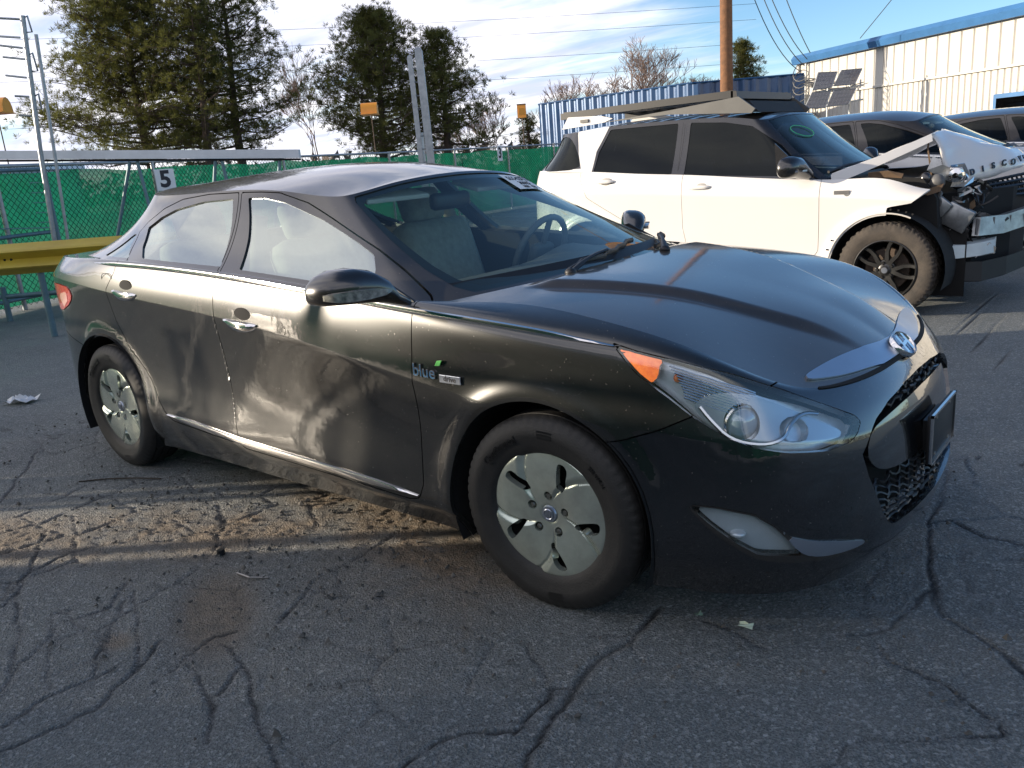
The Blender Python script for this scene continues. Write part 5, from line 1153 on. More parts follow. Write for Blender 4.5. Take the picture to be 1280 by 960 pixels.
    if full:
        hv = house.V
        def wp(y, u, off):   # point on the windscreen at |y|, height fraction u
            m = (hv[:, 3] > 2.80+dq); k = np.argmin((hv[m][:, 1]-abs(y))**2*1.0+(hv[m][:, 4]-u)**2*.09); V = hv[m][k]
            return Vector((V[0]+V[5]*off, math.copysign(V[1], y) if y else 0, V[2]+V[7]*off))
        for (y0, y1, u0, u1) in ((-.40, .16, -.02, .10), (.20, .66, -.01, .085)):
            Wp = bpy.data.objects.new('wiper', None); COL.objects.link(Wp); Wp.parent = root; Wp.empty_display_size = .05
            a = wp(y0, .0, .02); 
            n = 10; bl = [wp(y0+.02+(y1-y0)*k/n, max(0, u0+.03+(u1-u0)*k/n), .022) for k in range(n+1)]
            MB().tube(bl, .007, 6, True, 1.6).build('wiper_blade', PLASTIC, Wp, 60)
            ar = [a+Vector((.03, 0, .0)), (a+bl[n//2])/2+Vector((.02, 0, .022)), bl[n//2]+Vector((0.005, 0, .012))]
            MB().tube([Vector(q) for q in chaikin([tuple(q) for q in ar], 2, False)], [.012]*2+[.008]*(len(chaikin([tuple(q) for q in ar], 2, False))-2), 6, True, .7).build('wiper_arm', PLASTIC, Wp, 60)
            MB().ell(a+Vector((.03, 0, .0)), (.022, .022, .016), 14, 8).build('wiper_pivot', PLASTIC, Wp, 60)
        # lot sticker under the top edge of the screen
        S_ = MB(); gy = np.linspace(.475, .235, 6); rows_ = (.80, .945)
        pts = [[wp(y, u, .0035) for u in rows_] for y in gy]
        c0 = [pts[0][0], pts[-1][0], pts[-1][1], pts[0][1]]
        ST = S_.add([q for r in pts for q in r], [(2*i, 2*i+1, 2*i+3, 2*i+2) for i in range(5)]).build('lot_sticker', PAPER, WSO, 60)
        ux = (pts[0][0]-pts[-1][0]).normalized(); uy = (pts[2][1]-pts[2][0]).normalized(); cc = sum((q for r in pts for q in r), Vector())/12; nn = ux.cross(uy).normalized()
        T_ = MB(); L_ = (pts[2][1]-pts[2][0]).length
        T_.text('55542715', .052, cc+uy*L_*.24+nn*.003, ux, uy, .0008, .001); T_.text('30015', .045, cc-uy*L_*.10+nn*.003, ux, uy, .0008, .001); T_.text('H01  GJ', .036, cc-uy*L_*.36+nn*.003, ux, uy, .0008, .0005)
        T_.build('lot_number', INK, ST)
    # cabin
    MB().box((-1.55, 0, .42), (2.6, 1.5, .05)).build('cabin_floor', DASHM, root)
    dz = MB(); ringsd = []
    for y in np.linspace(-.74, .74, 19):
        b = (abs(y)/.74)**2; hump = .05*math.exp(-((y-.36)/.20)**2)
        ringsd.append([(-.30-.12*b, y, .99), (-.60-.05*b, y, .995+hump*.4), (-.74, y, .985+hump), (-.82, y, .93+hump*.4), (-.80, y, .70), (-.4, y, .60)])
    dz.loft(ringsd).build('dashboard', DASHM, root, 50)
    def seat(x, y, w, nm):
        Sx = bpy.data.objects.new(nm, None); COL.objects.link(Sx); Sx.parent = root; Sx.location = (x, y, 0); Sx.empty_display_size = .1
        MB().box((.05, 0, .55), (.52, w, .18), None, .05).build('seat_cushion', SEATM, Sx, 60)
        rb_ = Matrix.Rotation(-.32, 3, 'Y'); MB().box((-.31, 0, .86), (.16, w, .62), rb_, .06).build('backrest', SEATM, Sx, 60)
        for hy in ([0] if w < .7 else [-.38, .38]): MB().box((-.45, hy, 1.235), (.10, .27, .18), rb_, .04).build('headrest', SEATM, Sx, 60)
    seat(-1.22, -.37, .50, 'front_seat'); seat(-1.22, .37, .50, 'front_seat'); seat(-2.12, 0, 1.30, 'rear_bench')
    SW = MB(); Rm = Matrix.Rotation(-1.17, 3, 'Y'); cs = Vector((-.90, .37, .985)); ring = []
    for k in range(33):
        a = 2*math.pi*k/32; ring.append(cs+Rm @ Vector((math.cos(a)*.185, math.sin(a)*.185, 0)))
    SW.tube(ring, .015, 8, False); SW.box(cs, (.11, .15, .05), Rm, .02)
    for a in (0, 2.2, 4.1): SW.tube([cs, cs+Rm @ Vector((math.cos(a)*.18, math.sin(a)*.18, 0))], .014, 6)
    SW.build('steering_wheel', DASHM, root, 60)
    MB().box((-1.11, 0, 1.272), (.05, .24, .075), None, .02).build('rear_view_mirror', PLASTIC, root, 60)
    for y in (-.34, .34): MB().box((-1.16, y, 1.325), (.17, .36, .02), Matrix.Rotation(.25, 3, 'Y'), .006).build('sun_visor', HEADL, root)
    panel('headliner', roof.off(-.03), HEADL, root, 'C', 0)
    for y in (-.60, .60): MB().tube([(-1.72, y*.98, 1.27), (-1.68, y*1.13, 1.0), (-1.62, y*1.2, .6)], .035, 6, True, .4).build('seat_belt', mat('belt_webbing', (.35, .33, .28), .9), root, 60)
    if full:
        # fender badge
        B_ = thing_part('badge', root, None)
        o = Vector((-.395, -.9165, .758)); ux, uy = Vector((1, 0, -.04)).normalized(), Vector((0, 0, 1))
        MB().text('blue', .062, o+Vector((-.055, 0, .006)), ux, uy, .004, .001).build('badge_word', CHROME, B_)
        MB().text('blue', .062, o+Vector((-.055, -.0026, .006)), ux, uy, .0006, -.0012).build('badge_inlay', mat('badge_blue', (.05, .22, .42), .2, .3, coat=1), B_)
        MB().prism([(.0, 0), (.022, .002), (.034, .022), (.012, .018)], (0, -.004, 0), o+Vector((.0, .001, .032)), ux, uy).build('badge_leaf', mat('badge_green', (.10, .42, .10), .3), B_)
        MB().box(o+Vector((.062, 0, -.010)), (.094, .004, .027), None, .0015).build('badge_plate', SATIN, B_)
        MB().text('drive', .027, o+Vector((.062, -.0026, -.009)), ux, uy, .0008, .0004).build('badge_script', INK, B_)
        # fuel door outline
        MB().tube([(-2.605+.052*math.cos(a), -.9005-.004*math.sin(a), 1.012+.032*math.sin(a)) for a in np.linspace(0, 6.283, 25)], .0016, 5, False).build('fuel_door_seam', DARK, root)
def thing_part(name, parent, loc=None):
    o = bpy.data.objects.new(name, None); COL.objects.link(o); o.parent = parent; o.empty_display_size = .1
    if loc: o.location = loc
    return o
SEDAN = thing('dark_sedan', 'dusty black sedan with chrome belt trim and silver wheel covers in the foreground', 'car', (0, 0, 0))
build_sedan(SEDAN)
# ---------------------------------------------------------------- the crashed white vehicle (local x forward from its front axle)
SUV_ST = [(-3.62,0),(-3.61,.40),(-3.56,.68),(-3.42,.86),(-3.10,.93),(-2.70,.945),(-2.2,.95),(-1.7,.95),(-1.2,.95),(-.7,.95),(-.3,.95),(0,.948),(.25,.93),(.50,.86),(.66,.70),(.76,.40),(.79,0)]
SUV_LV = [
 ({0:.42,3:.40,5:.30,6:.27,10:.27,12:.30,16:.32},{0:-.06,3:-.05,6:-.06,16:-.06}),
 ({0:.52,5:.42,6:.38,10:.38,16:.42},{0:-.01,6:-.015,16:0}),
 ({0:.66,5:.60,6:.58,10:.56,16:.58},{0:.0,5:.004,6:-.012,10:-.012,16:0}),
 ({0:.86,5:.84,6:.82,10:.80,16:.75},{0:0,6:-.012,10:-.008,16:0}),
 ({0:1.08,4:1.08,6:1.04,8:.985,10:.94,12:.90,16:.86},{0:-.02,4:-.004,6:0,12:0,16:-.02}),
 ({0:1.20,4:1.20,6:1.15,8:1.08,10:1.02,12:.95,16:.92},{0:-.05,4:-.02,6:-.016,10:-.02,12:-.03,16:-.05}),
 ({0:1.30,3:1.30,5:1.262,6:1.22,7:1.185,8:1.14,9:1.10,10:1.085,11:1.065,12:.985,16:.96},{0:-.09,4:-.05,6:-.045,10:-.055,12:-.09,16:-.12})]
SUV_GH = [(-3.54,0,1.30,-3.30,0,1.66),(-3.53,.40,1.30,-3.29,.38,1.655),(-3.46,.70,1.30,-3.24,.58,1.645),(-3.30,.85,1.292,-3.10,.66,1.645),(-2.72,.895,1.255,-2.70,.69,1.668),(-2.2,.903,1.215,-2.25,.70,1.672),
 (-1.7,.904,1.178,-1.80,.70,1.665),(-1.2,.902,1.132,-1.40,.69,1.645),(-.85,.90,1.10,-1.22,.68,1.620),(-.62,.885,1.085,-1.13,.66,1.605),(-.50,.83,1.09,-1.09,.62,1.605),(-.40,.60,1.11,-1.05,.45,1.63),(-.33,.30,1.125,-1.02,.22,1.645),(-.31,0,1.13,-1.01,0,1.65)]
def build_suv(root):
    belt, L, ts, tu = belt_surface(SUV_ST, SUV_LV, 4, 200, 64, arches=((0, .375, .44), (-2.741, .375, .44)), flare=.016)
    house, C, gt = house_surface(SUV_GH, 160, 30, [.03,.03,.03,.02,.012,.012,.012,.012,.01,.008,.01,.02,.025,.03])
    for S in (belt, house):
        if (S.V[:, 6]*S.V[:, 1]).sum() < 0: S.V[:, 5:8] *= -1
    pr = C[:, 3:]; zr = natspline([-3.3, -2.7, -2.0, -1.5, -1.01], A([[1.66], [1.712], [1.722], [1.70], [1.65]]), np.clip(pr[:, 0], -3.3, -1.01))[:, 0]
    roof = cap_surface(pr, pr[:, 0]*1.0, zr, 24, 2.0, 2.2, None, np.arange(len(pr))*1.0)
    s = np.sign(roof.V[:, 7]); s[s == 0] = 1; roof.V[:, 5:8] *= s[:, None]; bad = np.linalg.norm(roof.V[:, 5:8], axis=1) < .5; roof.V[bad, 5:8] = (0, 0, 1)
    arch = lambda r: (lambda V: np.minimum(np.hypot(V[:, 0], V[:, 2]-.375), np.hypot(V[:, 0]+2.741, V[:, 2]-.375))-r)
    body = belt.cut(arch(.425)); torn = [(-1.2,-1),(-1.2,1.4),(.20,1.4),(.285,1.0),(.235,.93),(.20,.905),(.16,.88),(.10,.86),(.0,.84),(.0,-1)]
    FD = [(-1.74,1.5),(-1.74,.72),(-1.70,.56),(-1.62,.47),(-.56,.47),(-.52,.52),(-.515,1.06),(-.515,1.5)]
    RD = [(-1.74,1.5),(-1.74,.72),(-1.70,.56),(-1.72,.47),(-2.18,.47),(-2.22,.60),(-2.36,.80),(-2.60,.93),(-2.76,1.02),(-2.84,1.20),(-2.83,1.5)]
    panel('inner_shell', belt.off(-.025).cut(arch(.44)).cut(lambda V: .0-V[:, 0]), DARK, root, 'C', 0)
    fd, rest = poly_sub(body, FD); rd, rest = poly_sub(rest, RD)
    sill, rest = poly_sub(rest, [(-2.32,-1),(-2.32,.47),(-.42,.47),(-.42,-1)], 0)
    rear, front = rest.cut(lambda V: -1.3-V[:, 0]), rest.cut(lambda V: V[:, 0]+1.3).poly([(-1.3,-1),(-1.3,1.5),(.13,1.5),(.27,1.04),(.285,.985),(.225,.93),(.17,.885),(.0,.86),(.0,-1)], 0, (0, 2))
    panel('rear_quarter', rear, WHITE, root, 'C', .02)
    gh = house
    RG = [(-1.86,1.195),(-1.875,1.635),(-2.60,1.640),(-2.69,1.44),(-2.70,1.258)]; RGm = [(-1.86,1.195),(-1.875,1.632),(-2.575,1.638),(-2.69,1.43),(-2.68,1.255)]
    FG = [(-1.735,1.185),(-1.752,1.632),(-1.42,1.605),(-1.18,1.555),(-.90,1.38),(-.70,1.19),(-.66,1.12)]
    QG = [(-2.86,1.295),(-2.90,1.40),(-3.02,1.56),(-3.13,1.62),(-3.27,1.60),(-3.36,1.34),(-3.33,1.305),(-3.25,1.29)]
    DPI = [(-2.66,1.0),(-2.73,1.26),(-2.73,1.45),(-2.63,1.665),(-1.30,1.655),(-1.12,1.565),(-.80,1.36),(-.60,1.16),(-.52,1.0)]
    dq = house.V[:, 3].max(); i0 = gt
    wsq = [(i0[10]+.02, .03), (i0[10]+.0, .5), (i0[10]+.01, .975), (99, .985), (99, .02)]
    glw = gh.poly(wsq, 0, (3, 4)); gh = gh.hole(wsq, .004, (3, 4))
    bl = [(-1, .12), (i0[2]-.1, .12), (i0[2]-.05, .9), (-1, .93)]; glr = gh.poly(bl, 0, (3, 4)); gh = gh.hole(bl, .004, (3, 4))
    qg = gh.poly(chaikin(QG, 1), 0); gh2 = gh
    for P_ in (RG, FG, chaikin(QG, 1)): gh2 = gh2.hole(P_, .001, (0, 2))
    # body-colour slanted pillar between rear door and rear quarter glass; everything else on the cabin is gloss black
    cpil = [(-2.70,1.0),(-2.72,1.26),(-2.72,1.45),(-2.61,1.70),(-2.99,1.70),(-2.98,1.62),(-2.92,1.44),(-2.84,1.28),(-2.84,1.0)]
    wh = gh2.poly(cpil, 0, (0, 2)); bk = gh2.hole(cpil, 0, (0, 2))
    wh2 = bk.cut(lambda V: np.minimum(1.30-V[:, 2]-.0, -2.75-V[:, 0])); bk = bk.cut(lambda V: np.maximum(V[:, 2]-1.30, V[:, 0]+2.75))
    [panel('cabin_pillar', wh, WHITE, root, sd_, .01) for sd_ in 'RL']; panel('cabin_frame', bk, GLOSSBLACK, root, 'C', .012)
    if len(wh2.F): panel('waist_panel', wh2, WHITE, root, 'C', .0)
    panel('roof', roof, GLOSSBLACK, root, 'C', 0)
    WS = panel('windshield', glw.off(-.003), GLASS_W, root, 'C', 0); panel('rear_window', glr.off(-.003), GLASS_T, root, 'C', 0)
    for sd in 'RL':
        sg = -1 if sd == 'R' else 1
        DF = panel('front_door', fd, WHITE, root, sd, .018); DR = panel('rear_door', rd, WHITE, root, sd, .018)
        panel('window_glass', house.poly(FG, -.004, (0, 2)).off(-.006), GLASS_T, DF, sd, 0); panel('window_glass', house.poly(RG, -.004, (0, 2)).off(-.006), GLASS_T, DR, sd, 0)
        panel('quarter_glass', house.poly(chaikin(QG, 1), -.004, (0, 2)).off(-.006), GLASS_T, root, sd, 0)
        panel('sill', sill, PLASTIC, root, sd, .02)
        if sd == 'R': FE = panel('torn_fender', front, WHITE, root, sd, .012)
        else: panel('fender', front, WHITE, root, sd, .012)
        for D, x, z in ((DF, -1.57, 1.075), (DR, -2.55, 1.165)):
            h = MB(); rings = []
            for k in range(11):
                u = -1+2*k/10; hh = .017*(1-.7*abs(u)**4); o = .938+.030*(1-u**4)
                rings.append([(x+u*.115, sg*(o-.02), z-hh), (x+u*.115, sg*o, z-hh*.9), (x+u*.115, sg*(o+.006), z), (x+u*.115, sg*o, z+hh*.9), (x+u*.115, sg*(o-.02), z+hh)])
            h.loft(rings).build('handle', WHITE, D, 50); MB().ell((x+.02, sg*.932, z-.006), (.07, .008, .04), 18, 8).build('handle_cup', mat('handle_shadow', (.30, .29, .27), .5), D, 60)
        MB().tube([(-1.80, sg*.955*.94, 1.19), (-1.815, sg*.728, 1.64)], .001, 4).build('pillar_seam', DARK, root)
        for x in (0, -2.741):
            mb = MB(); v = []
            for k in range(25):
                a = math.radians(-20+220*k/24)
                for yy in (.94, .55): v.append((x+.435*math.cos(a), sg*yy, .375+.435*math.sin(a)))
            mb.add(v, [(2*k, 2*k+1, 2*k+3, 2*k+2) for k in range(24)]); mb.add([(x-.5, sg*.56, .12), (x+.5, sg*.56, .12), (x+.5, sg*.56, .85), (x-.5, sg*.56, .85)], [(0, 1, 2, 3)]); mb.build('wheel_liner', DARK, root)
        M = MB().loft([[(x_+rx*math.cos(a)*(1 if math.cos(a) > 0 else .6), sg*y, z+rz*math.copysign(abs(math.sin(a))**.7, math.sin(a))) for a in np.linspace(0, 2*math.pi, 21)[:-1]] for (x_, y, z, rx, rz) in ((-.62,.90,1.13,.04,.03),(-.66,.95,1.16,.07,.06),(-.70,1.0,1.20,.09,.085),(-.72,1.08,1.205,.095,.088),(-.74,1.15,1.20,.085,.075),(-.75,1.18,1.195,.04,.04))]).build('side_mirror', GLOSSBLACK, root, 60)
        MB().loft([[(-.66+.01*k, sg*(.99+.045*k), 1.165), (-.60-.02*k, sg*(.99+.045*k), 1.165), (-.60-.02*k, sg*(.99+.045*k), 1.178), (-.66+.01*k, sg*(.99+.045*k), 1.178)] for k in range(4)]).build('indicator_strip', SATIN, M)
        MB().prism([(-.92,1.40),(-.70,1.19),(-.56,1.10),(-.70,1.105),(-.90,1.12)], (0, -sg*.012, 0), (0, sg*.862, 0)).build('mirror_sail', GLOSSBLACK, root)
    # roof rack: wind fairing, side rails, tray with slats
    RK = thing_part('roof_rack', root)
    for sg in (-1, 1):
        MB().prism([(-3.20,1.69),(-3.12,1.80),(-2.74,1.782),(-2.60,1.745),(-2.70,1.715)], (0, -sg*.03, 0), (0, sg*.66, 0)).build('rear_bracket', WHITE, RK)
        MB().prism([(-2.72,1.715),(-2.0,1.76),(-1.32,1.812),(-1.17,1.70),(-1.20,1.665),(-2.0,1.725)], (0, -sg*.025, 0), (0, sg*.67, 0)).build('side_fairing', mat('rack_grey', (.10, .10, .095), .5, .2, var=.2, vscale=6), RK)
        MB().loft([[(x, sg*y, z+dz_) for y, dz_ in ((.60, -.03), (.645, -.03), (.645, .032), (.60, .032))] for x, z in ((-3.22, 1.812), (-2.6, 1.826), (-2.0, 1.834), (-1.38, 1.838))]).build('side_rail', mat('rack_black', (.022, .022, .022), .45, .2), RK)
        bk_ = MB().box((-2.92, sg*.668, 1.748), (.09, .016, .030)); bk_.build('decal_plate', mat('rack_grey'), RK)
    for k in range(11): MB().box((-3.16+.172*k, 0, 1.846), (.09, 1.22, .018)).build('slat', MATS['rack_black'], RK)
    MB().loft([[(-1.40, y, 1.79), (-1.34, y, 1.80), (-1.35, y, 1.862), (-1.40, y, 1.866)] for y in (-.645, .645)]).build('front_rail', MATS['rack_black'], RK)
    MB().loft([[(-1.42, y, 1.715), (-1.18, y, 1.672), (-1.27, y, 1.775), (-1.40, y, 1.785)] for y in np.linspace(-.56, .56, 5)]).build('wind_deflector', mat('deflector_black', (.012, .012, .012), .75), RK)
    # sticker on the screen: green oval outline
    hv = house.V; m = hv[:, 3] > i0[10]
    def wp(w, u, off): k = np.argmin((hv[m][:, 1]-w)**2+(hv[m][:, 4]-u)**2*.2); V = hv[m][k]; return Vector((V[0]+V[5]*off, -V[1], V[2]+V[7]*off))
    oc = wp(.40, .74, .006); ux = (wp(.30, .74, .006)-wp(.50, .74, .006)).normalized(); uy = (wp(.40, .9, .006)-wp(.40, .6, .006)).normalized()
    MB().tube([oc+ux*math.cos(a)*.14+uy*math.sin(a)*.075 for a in np.linspace(0, 6.283, 29)], .004, 5, False).build('oval_sticker', mat('sticker_green', (.05, .42, .18), .5), WS)
    MB().tube([wp(.78, .06, .02), wp(.5, .10, .02), wp(.1, .10, .02)], .012, 6).build('wiper', PLASTIC, root, 60)
    # cabin
    MB().box((-1.9, 0, .7), (3.0, 1.7, .06)).build('cabin_floor', DASHM, root); MB().box((-.66, 0, .98), (.45, 1.66, .22), None, .06).build('dashboard', DASHM, root, 60)
    for x, y, w in ((-1.55, -.42, .52), (-1.55, .42, .52), (-2.45, 0, 1.4)):
        S_ = thing_part('seat', root, (x, y, 0)); MB().box((0, 0, .85), (.5, w, .2), None, .05).build('seat_cushion', DASHM, S_, 60); MB().box((-.3, 0, 1.15), (.16, w, .6), Matrix.Rotation(-.25, 3, 'Y'), .05).build('backrest', DASHM, S_, 60); MB().box((-.42, 0, 1.5), (.1, .26, .17), None, .04).build('headrest', DASHM, S_, 60)
    # wheels: dusty all-terrain tyres on split-spoke dark rims
    def suv_wheel(x, s_):
        t = thing_part('wheel', root, (x, -.825*s_, .372)); t.rotation_euler = (0, .35, 0 if s_ > 0 else math.pi)
        if 'suv_tyre' not in WH:
            mb = wheel_tyre(.372, .232, .118, .006, 5, .009); WH['suv_tyre'] = mb.mesh('tyre', 40); WH['suv_tyre'].materials.append(MUDRUBBER)
            GR = mat('graphite_rim', (.045, .045, .044), .38, .6, coat=.3, var=.35, vscale=12)
            mb = MB().lathe([(.238, -.118), (.232, -.122), (.224, -.112), (.218, -.09), (.215, .05), (.20, .06)], 64); WH['suv_rim'] = mb.mesh('rim', 40); WH['suv_rim'].materials.append(GR)
            sp_ = []
            for k in range(5):
                mb = MB(); a0 = 2*math.pi*k/5+.3
                for sgn in (-1, 1):
                    rings = []
                    for r_, off, w, dpt in ((.05, .010, .022, -.098), (.09, .020, .020, -.102), (.14, .040, .017, -.100), (.19, .046, .016, -.100), (.226, .040, .018, -.106)):
                        a1 = a0+sgn*off/r_; c = Vector((r_*math.cos(a1), 0, r_*math.sin(a1))); tv = Vector((-math.sin(a1), 0, math.cos(a1)))*w
                        rings.append([c-tv+Vector((0, dpt+.03, 0)), c-tv*.75+Vector((0, dpt, 0)), c+tv*.75+Vector((0, dpt, 0)), c+tv+Vector((0, dpt+.03, 0))])
                    mb.loft(rings)
                sp_.append(mb.mesh('spoke', 40)); sp_[-1].materials.append(GR)
            WH['suv_sp'] = sp_
            mb = MB().lathe([(.0001, -.112), (.030, -.110), (.034, -.104), (.05, -.098), (.078, -.090), (.085, -.07)], 32); WH['suv_hub'] = mb.mesh('hub', 40); WH['suv_hub'].materials.append(GR)
            mb = MB().lathe([(.0001, -.010), (.011, -.010), (.014, .0), (.014, .012)], 6); WH['suv_nut'] = mb.mesh('lug_nut', 40); WH['suv_nut'].materials.append(DARK)
            mb = MB().lathe([(.0001, -.114), (.022, -.1135), (.024, -.110)], 24); WH['suv_cap'] = mb.mesh('centre_cap', 40); WH['suv_cap'].materials.append(SATIN)
            mb = MB().lathe([(.0001, -.03), (.165, -.03), (.17, -.02), (.17, .0), (.0001, .0)], 48); WH['suv_disc'] = mb.mesh('brake_disc', 40); WH['suv_disc'].materials.append(mat('rusty_disc', (.12, .09, .07), .5, .6, var=.4, vscale=20))
            mb = MB().lathe([(.21, .05), (.0001, .05)], 40); WH['suv_back'] = mb.mesh('rim_back', 40); WH['suv_back'].materials.append(DARK)
        for nm, k in (('tyre', 'suv_tyre'), ('rim', 'suv_rim'), ('hub', 'suv_hub'), ('centre_cap', 'suv_cap'), ('brake_disc', 'suv_disc'), ('rim_back', 'suv_back')): link(nm, WH[k], None, t)
        for me in WH['suv_sp']: link('spoke', me, None, t)
        for k in range(5): a = 2*math.pi*k/5+.3; link('lug_nut', WH['suv_nut'], None, t).location = (.058*math.cos(a+.63), -.100, .058*math.sin(a+.63))
    for x in (0, -2.741):
        for s_ in (1, -1): suv_wheel(x, s_)
    # arch edge bracket holes and lip on the torn fender
    mb = MB().tube([(.44*math.cos(a), -.957, .375+.44*math.sin(a)) for a in np.linspace(math.radians(172), math.radians(66), 24)], .006, 5); mb.build('arch_lip', mat('primer_grey', (.55, .52, .47), .6), FE, 60)
    for a in (66, 72, 79, 86, 150, 160):
        MB().lathe([(.0001, -.003), (.008, -.003), (.008, .002)], 8, 'Y', (.47*math.cos(math.radians(a)), -.957, .375+.47*math.sin(math.radians(a)))).build('clip_hole', DARK, FE)
    # crumpled bonnet: two bent sheets meeting at a raised fold
    r = np.random.default_rng(4)
    sheets = {}
    def sheet(name, rows, m, nu=16, nv=22, crump=.012, seed=0, thick=.012):
        R = A(rows, float); nr = len(R); nc = R.shape[1]; uu = np.linspace(0, nr-1, nu); vv = np.linspace(0, nc-1, nv)
        P = natspline(np.arange(nc), R.transpose(1, 0, 2).reshape(nc, -1), vv).reshape(nv, nr, 3).transpose(1, 0, 2); P = natspline(np.arange(nr), P.reshape(nr, -1), uu).reshape(nu, nv, 3) if nr > 2 else np.stack([P[0]*(1-k)+P[1]*k for k in np.linspace(0, 1, nu)])
        U, V_ = np.meshgrid(np.linspace(0, 4, nu), np.linspace(0, 5, nv), indexing='ij'); P[..., 2] += (vnoise(U, V_, 1.2, 100+seed, 3)-.5)*crump*4; P[..., 0] += (vnoise(U, V_, 1.5, 130+seed, 3)-.5)*crump*3
        sheets[name] = P.copy(); o = link(name, np_mesh(name, P.reshape(-1, 3), np.stack([(np.arange(nu-1)[:, None]*nv+np.arange(nv-1)).ravel()+k for k in (0, nv, nv+1, 1)], 1)), m, root)
        s = o.modifiers.new('thickness', 'SOLIDIFY'); s.thickness = thick; s.offset = -1; return o
    sheet('bonnet_rear', [[(-.47,-.80,1.125),(-.42,-.4,1.16),(-.40,0,1.17),(-.42,.4,1.16),(-.47,.80,1.13)], [(-.12,-.66,1.255),(-.12,-.3,1.28),(-.14,0,1.28),(-.16,.4,1.26),(-.2,.78,1.22)], [(.20,-.50,1.385),(.17,-.2,1.395),(.13,0,1.40),(.10,.4,1.38),(.05,.75,1.34)]], WHITE, crump=.005, seed=1)
    sheet('bonnet_front', [[(.20,-.50,1.388),(.19,-.2,1.40),(.16,0,1.402),(.12,.4,1.38),(.07,.75,1.34)], [(.255,-.48,1.25),(.34,-.22,1.30),(.42,0,1.30),(.42,.4,1.28),(.36,.75,1.24)], [(.30,-.47,1.10),(.46,-.20,1.15),(.62,.05,1.19),(.66,.4,1.19),(.60,.75,1.16)], [(.415,-.40,.965),(.52,-.16,1.0),(.70,.10,1.055),(.78,.4,1.085),(.76,.75,1.08)]], WHITE, crump=.016, seed=2)
    E1 = [Vector(q) for q in natspline([0, 1, 2], [(-.47,-.805,1.122), (-.12,-.667,1.25), (.195,-.508,1.38)], np.linspace(0, 2, 14))]
    MB().loft([[q+Vector((0, -.012, 0)), q+Vector((.012, -.016, -.085+.03*i/13)), q+Vector((.012, .0, -.085+.03*i/13)), q] for i, q in enumerate(E1)]).build('bonnet_edge', WHITE, root)
    # bonnet lettering along its front lip
    word = 'DISCOVERY'; PB = sheets['bonnet_front']; row = PB[-2]; prev_ = PB[-4]; ks = np.linspace(3.2, 17.5, 9)
    for k, ch in enumerate(word):
        i_ = int(ks[k]); q = Vector(row[i_]*.35+prev_[i_]*.65).lerp(Vector(row[i_+1]*.35+prev_[i_+1]*.65), ks[k]-i_); u = Vector(row[i_+1]-row[i_-1]).normalized(); up = Vector(prev_[i_]-row[i_]); up = (up-u*up.dot(u)).normalized(); nrm = u.cross(up).normalized()
        MB().text(ch, .066, q+nrm*.014, u, up, .008, .0022).build('bonnet_letter', mat('letter_dark', (.03, .035, .05), .3, .6), root)
    # engine bay and crash debris, exposed at the front corner
    MB().prism([(-.45,.35),(-.45,1.04),(-.1,1.10),(.20,1.05),(.30,.90),(.35,.35)], (0, 1.5, 0), (0, -.72, 0)).build('engine_bay', DARK, root)
    GRM = mat('grille_black', (.02, .022, .026), .35, .3); SIL = mat('torn_metal', (.42, .43, .43), .35, .8, var=.5, vscale=9); PLG = mat('grey_plastic', (.12, .12, .12), .5, var=.4, vscale=9); BRN = mat('burnt_brown', (.16, .10, .055), .8, var=.5, vscale=12); BLW = mat('washer_tank', (.62, .70, .72), .35, var=.2, vscale=6)
    gm = MB(); q0, q1, q2, q3 = Vector((.40,-.33,.955)), Vector((.82,.42,1.02)), Vector((.86,.45,.84)), Vector((.50,-.22,.86))
    for k in range(5): gm.tube([q0.lerp(q3, k/4), q1.lerp(q2, k/4)], .013, 5)
    for k in range(17):
        for d_ in (-1, 1): 
            t0 = k/16; t1 = min(1, max(0, t0+d_*.06)); gm.tube([q0.lerp(q1, t0), q3.lerp(q2, t1)], .006, 4)
    gm.build('grille', GRM, root); MB().prism([(0, 0), (1, 0), (1, 1), (0, 1)], (-.03, .02, 0), q3+Vector((-.06, .04, 0)), q2-q3, q0-q3).build('grille_backing', DARK, root)
    def bent(name, pts, w, m, seed=0):
        rr = np.random.default_rng(seed); mb = MB(); P = [Vector(q) for q in pts]; v = []
        for i, q in enumerate(P):
            wv = Vector(rr.normal(size=3)).normalized()*.4+Vector((.2, 0, 1)); wv = wv.normalized()*w*rr.uniform(.6, 1.2); v += [q-wv*.5, q+wv*.5]
        mb.add(v, [(2*i, 2*i+2, 2*i+3, 2*i+1) for i in range(len(P)-1)]); o = mb.build(name, m, root); s = o.modifiers.new('thickness', 'SOLIDIFY'); s.thickness = .012; return o
    bent('headlamp_shell', [(.22,-.62,1.165),(.28,-.60,1.11),(.36,-.56,1.06),(.42,-.52,1.02)], .10, SIL, 1); bent('headlamp_shell', [(.36,-.60,1.12),(.44,-.55,1.13),(.47,-.50,1.05),(.43,-.50,.985)], .05, CHROME, 2)
    bent('headlamp_shell', [(.37,-.58,.995),(.45,-.53,.985),(.50,-.46,1.02)], .05, CHROME, 3); MB().ell((.41,-.55,1.055), (.05,.05,.05), 16, 10).build('headlamp_projector', GLOSSBLACK, root, 60)
    MB().lathe([(.02,-.05),(.05,-.045),(.055,0),(.03,.01)], 20, 'Y', (.40,-.57,1.06)).build('headlamp_ring', CHROME, root, 40)
    bent('burnt_panel', [(.18,-.50,1.31),(.19,-.52,1.22),(.21,-.54,1.13)], .14, BRN, 4); bent('bracket', [(.12,-.70,1.02),(.22,-.68,1.05),(.30,-.64,1.0)], .10, PLG, 5); bent('bracket', [(.15,-.76,.98),(.24,-.74,.95),(.33,-.70,.98)], .06, BRN, 6)
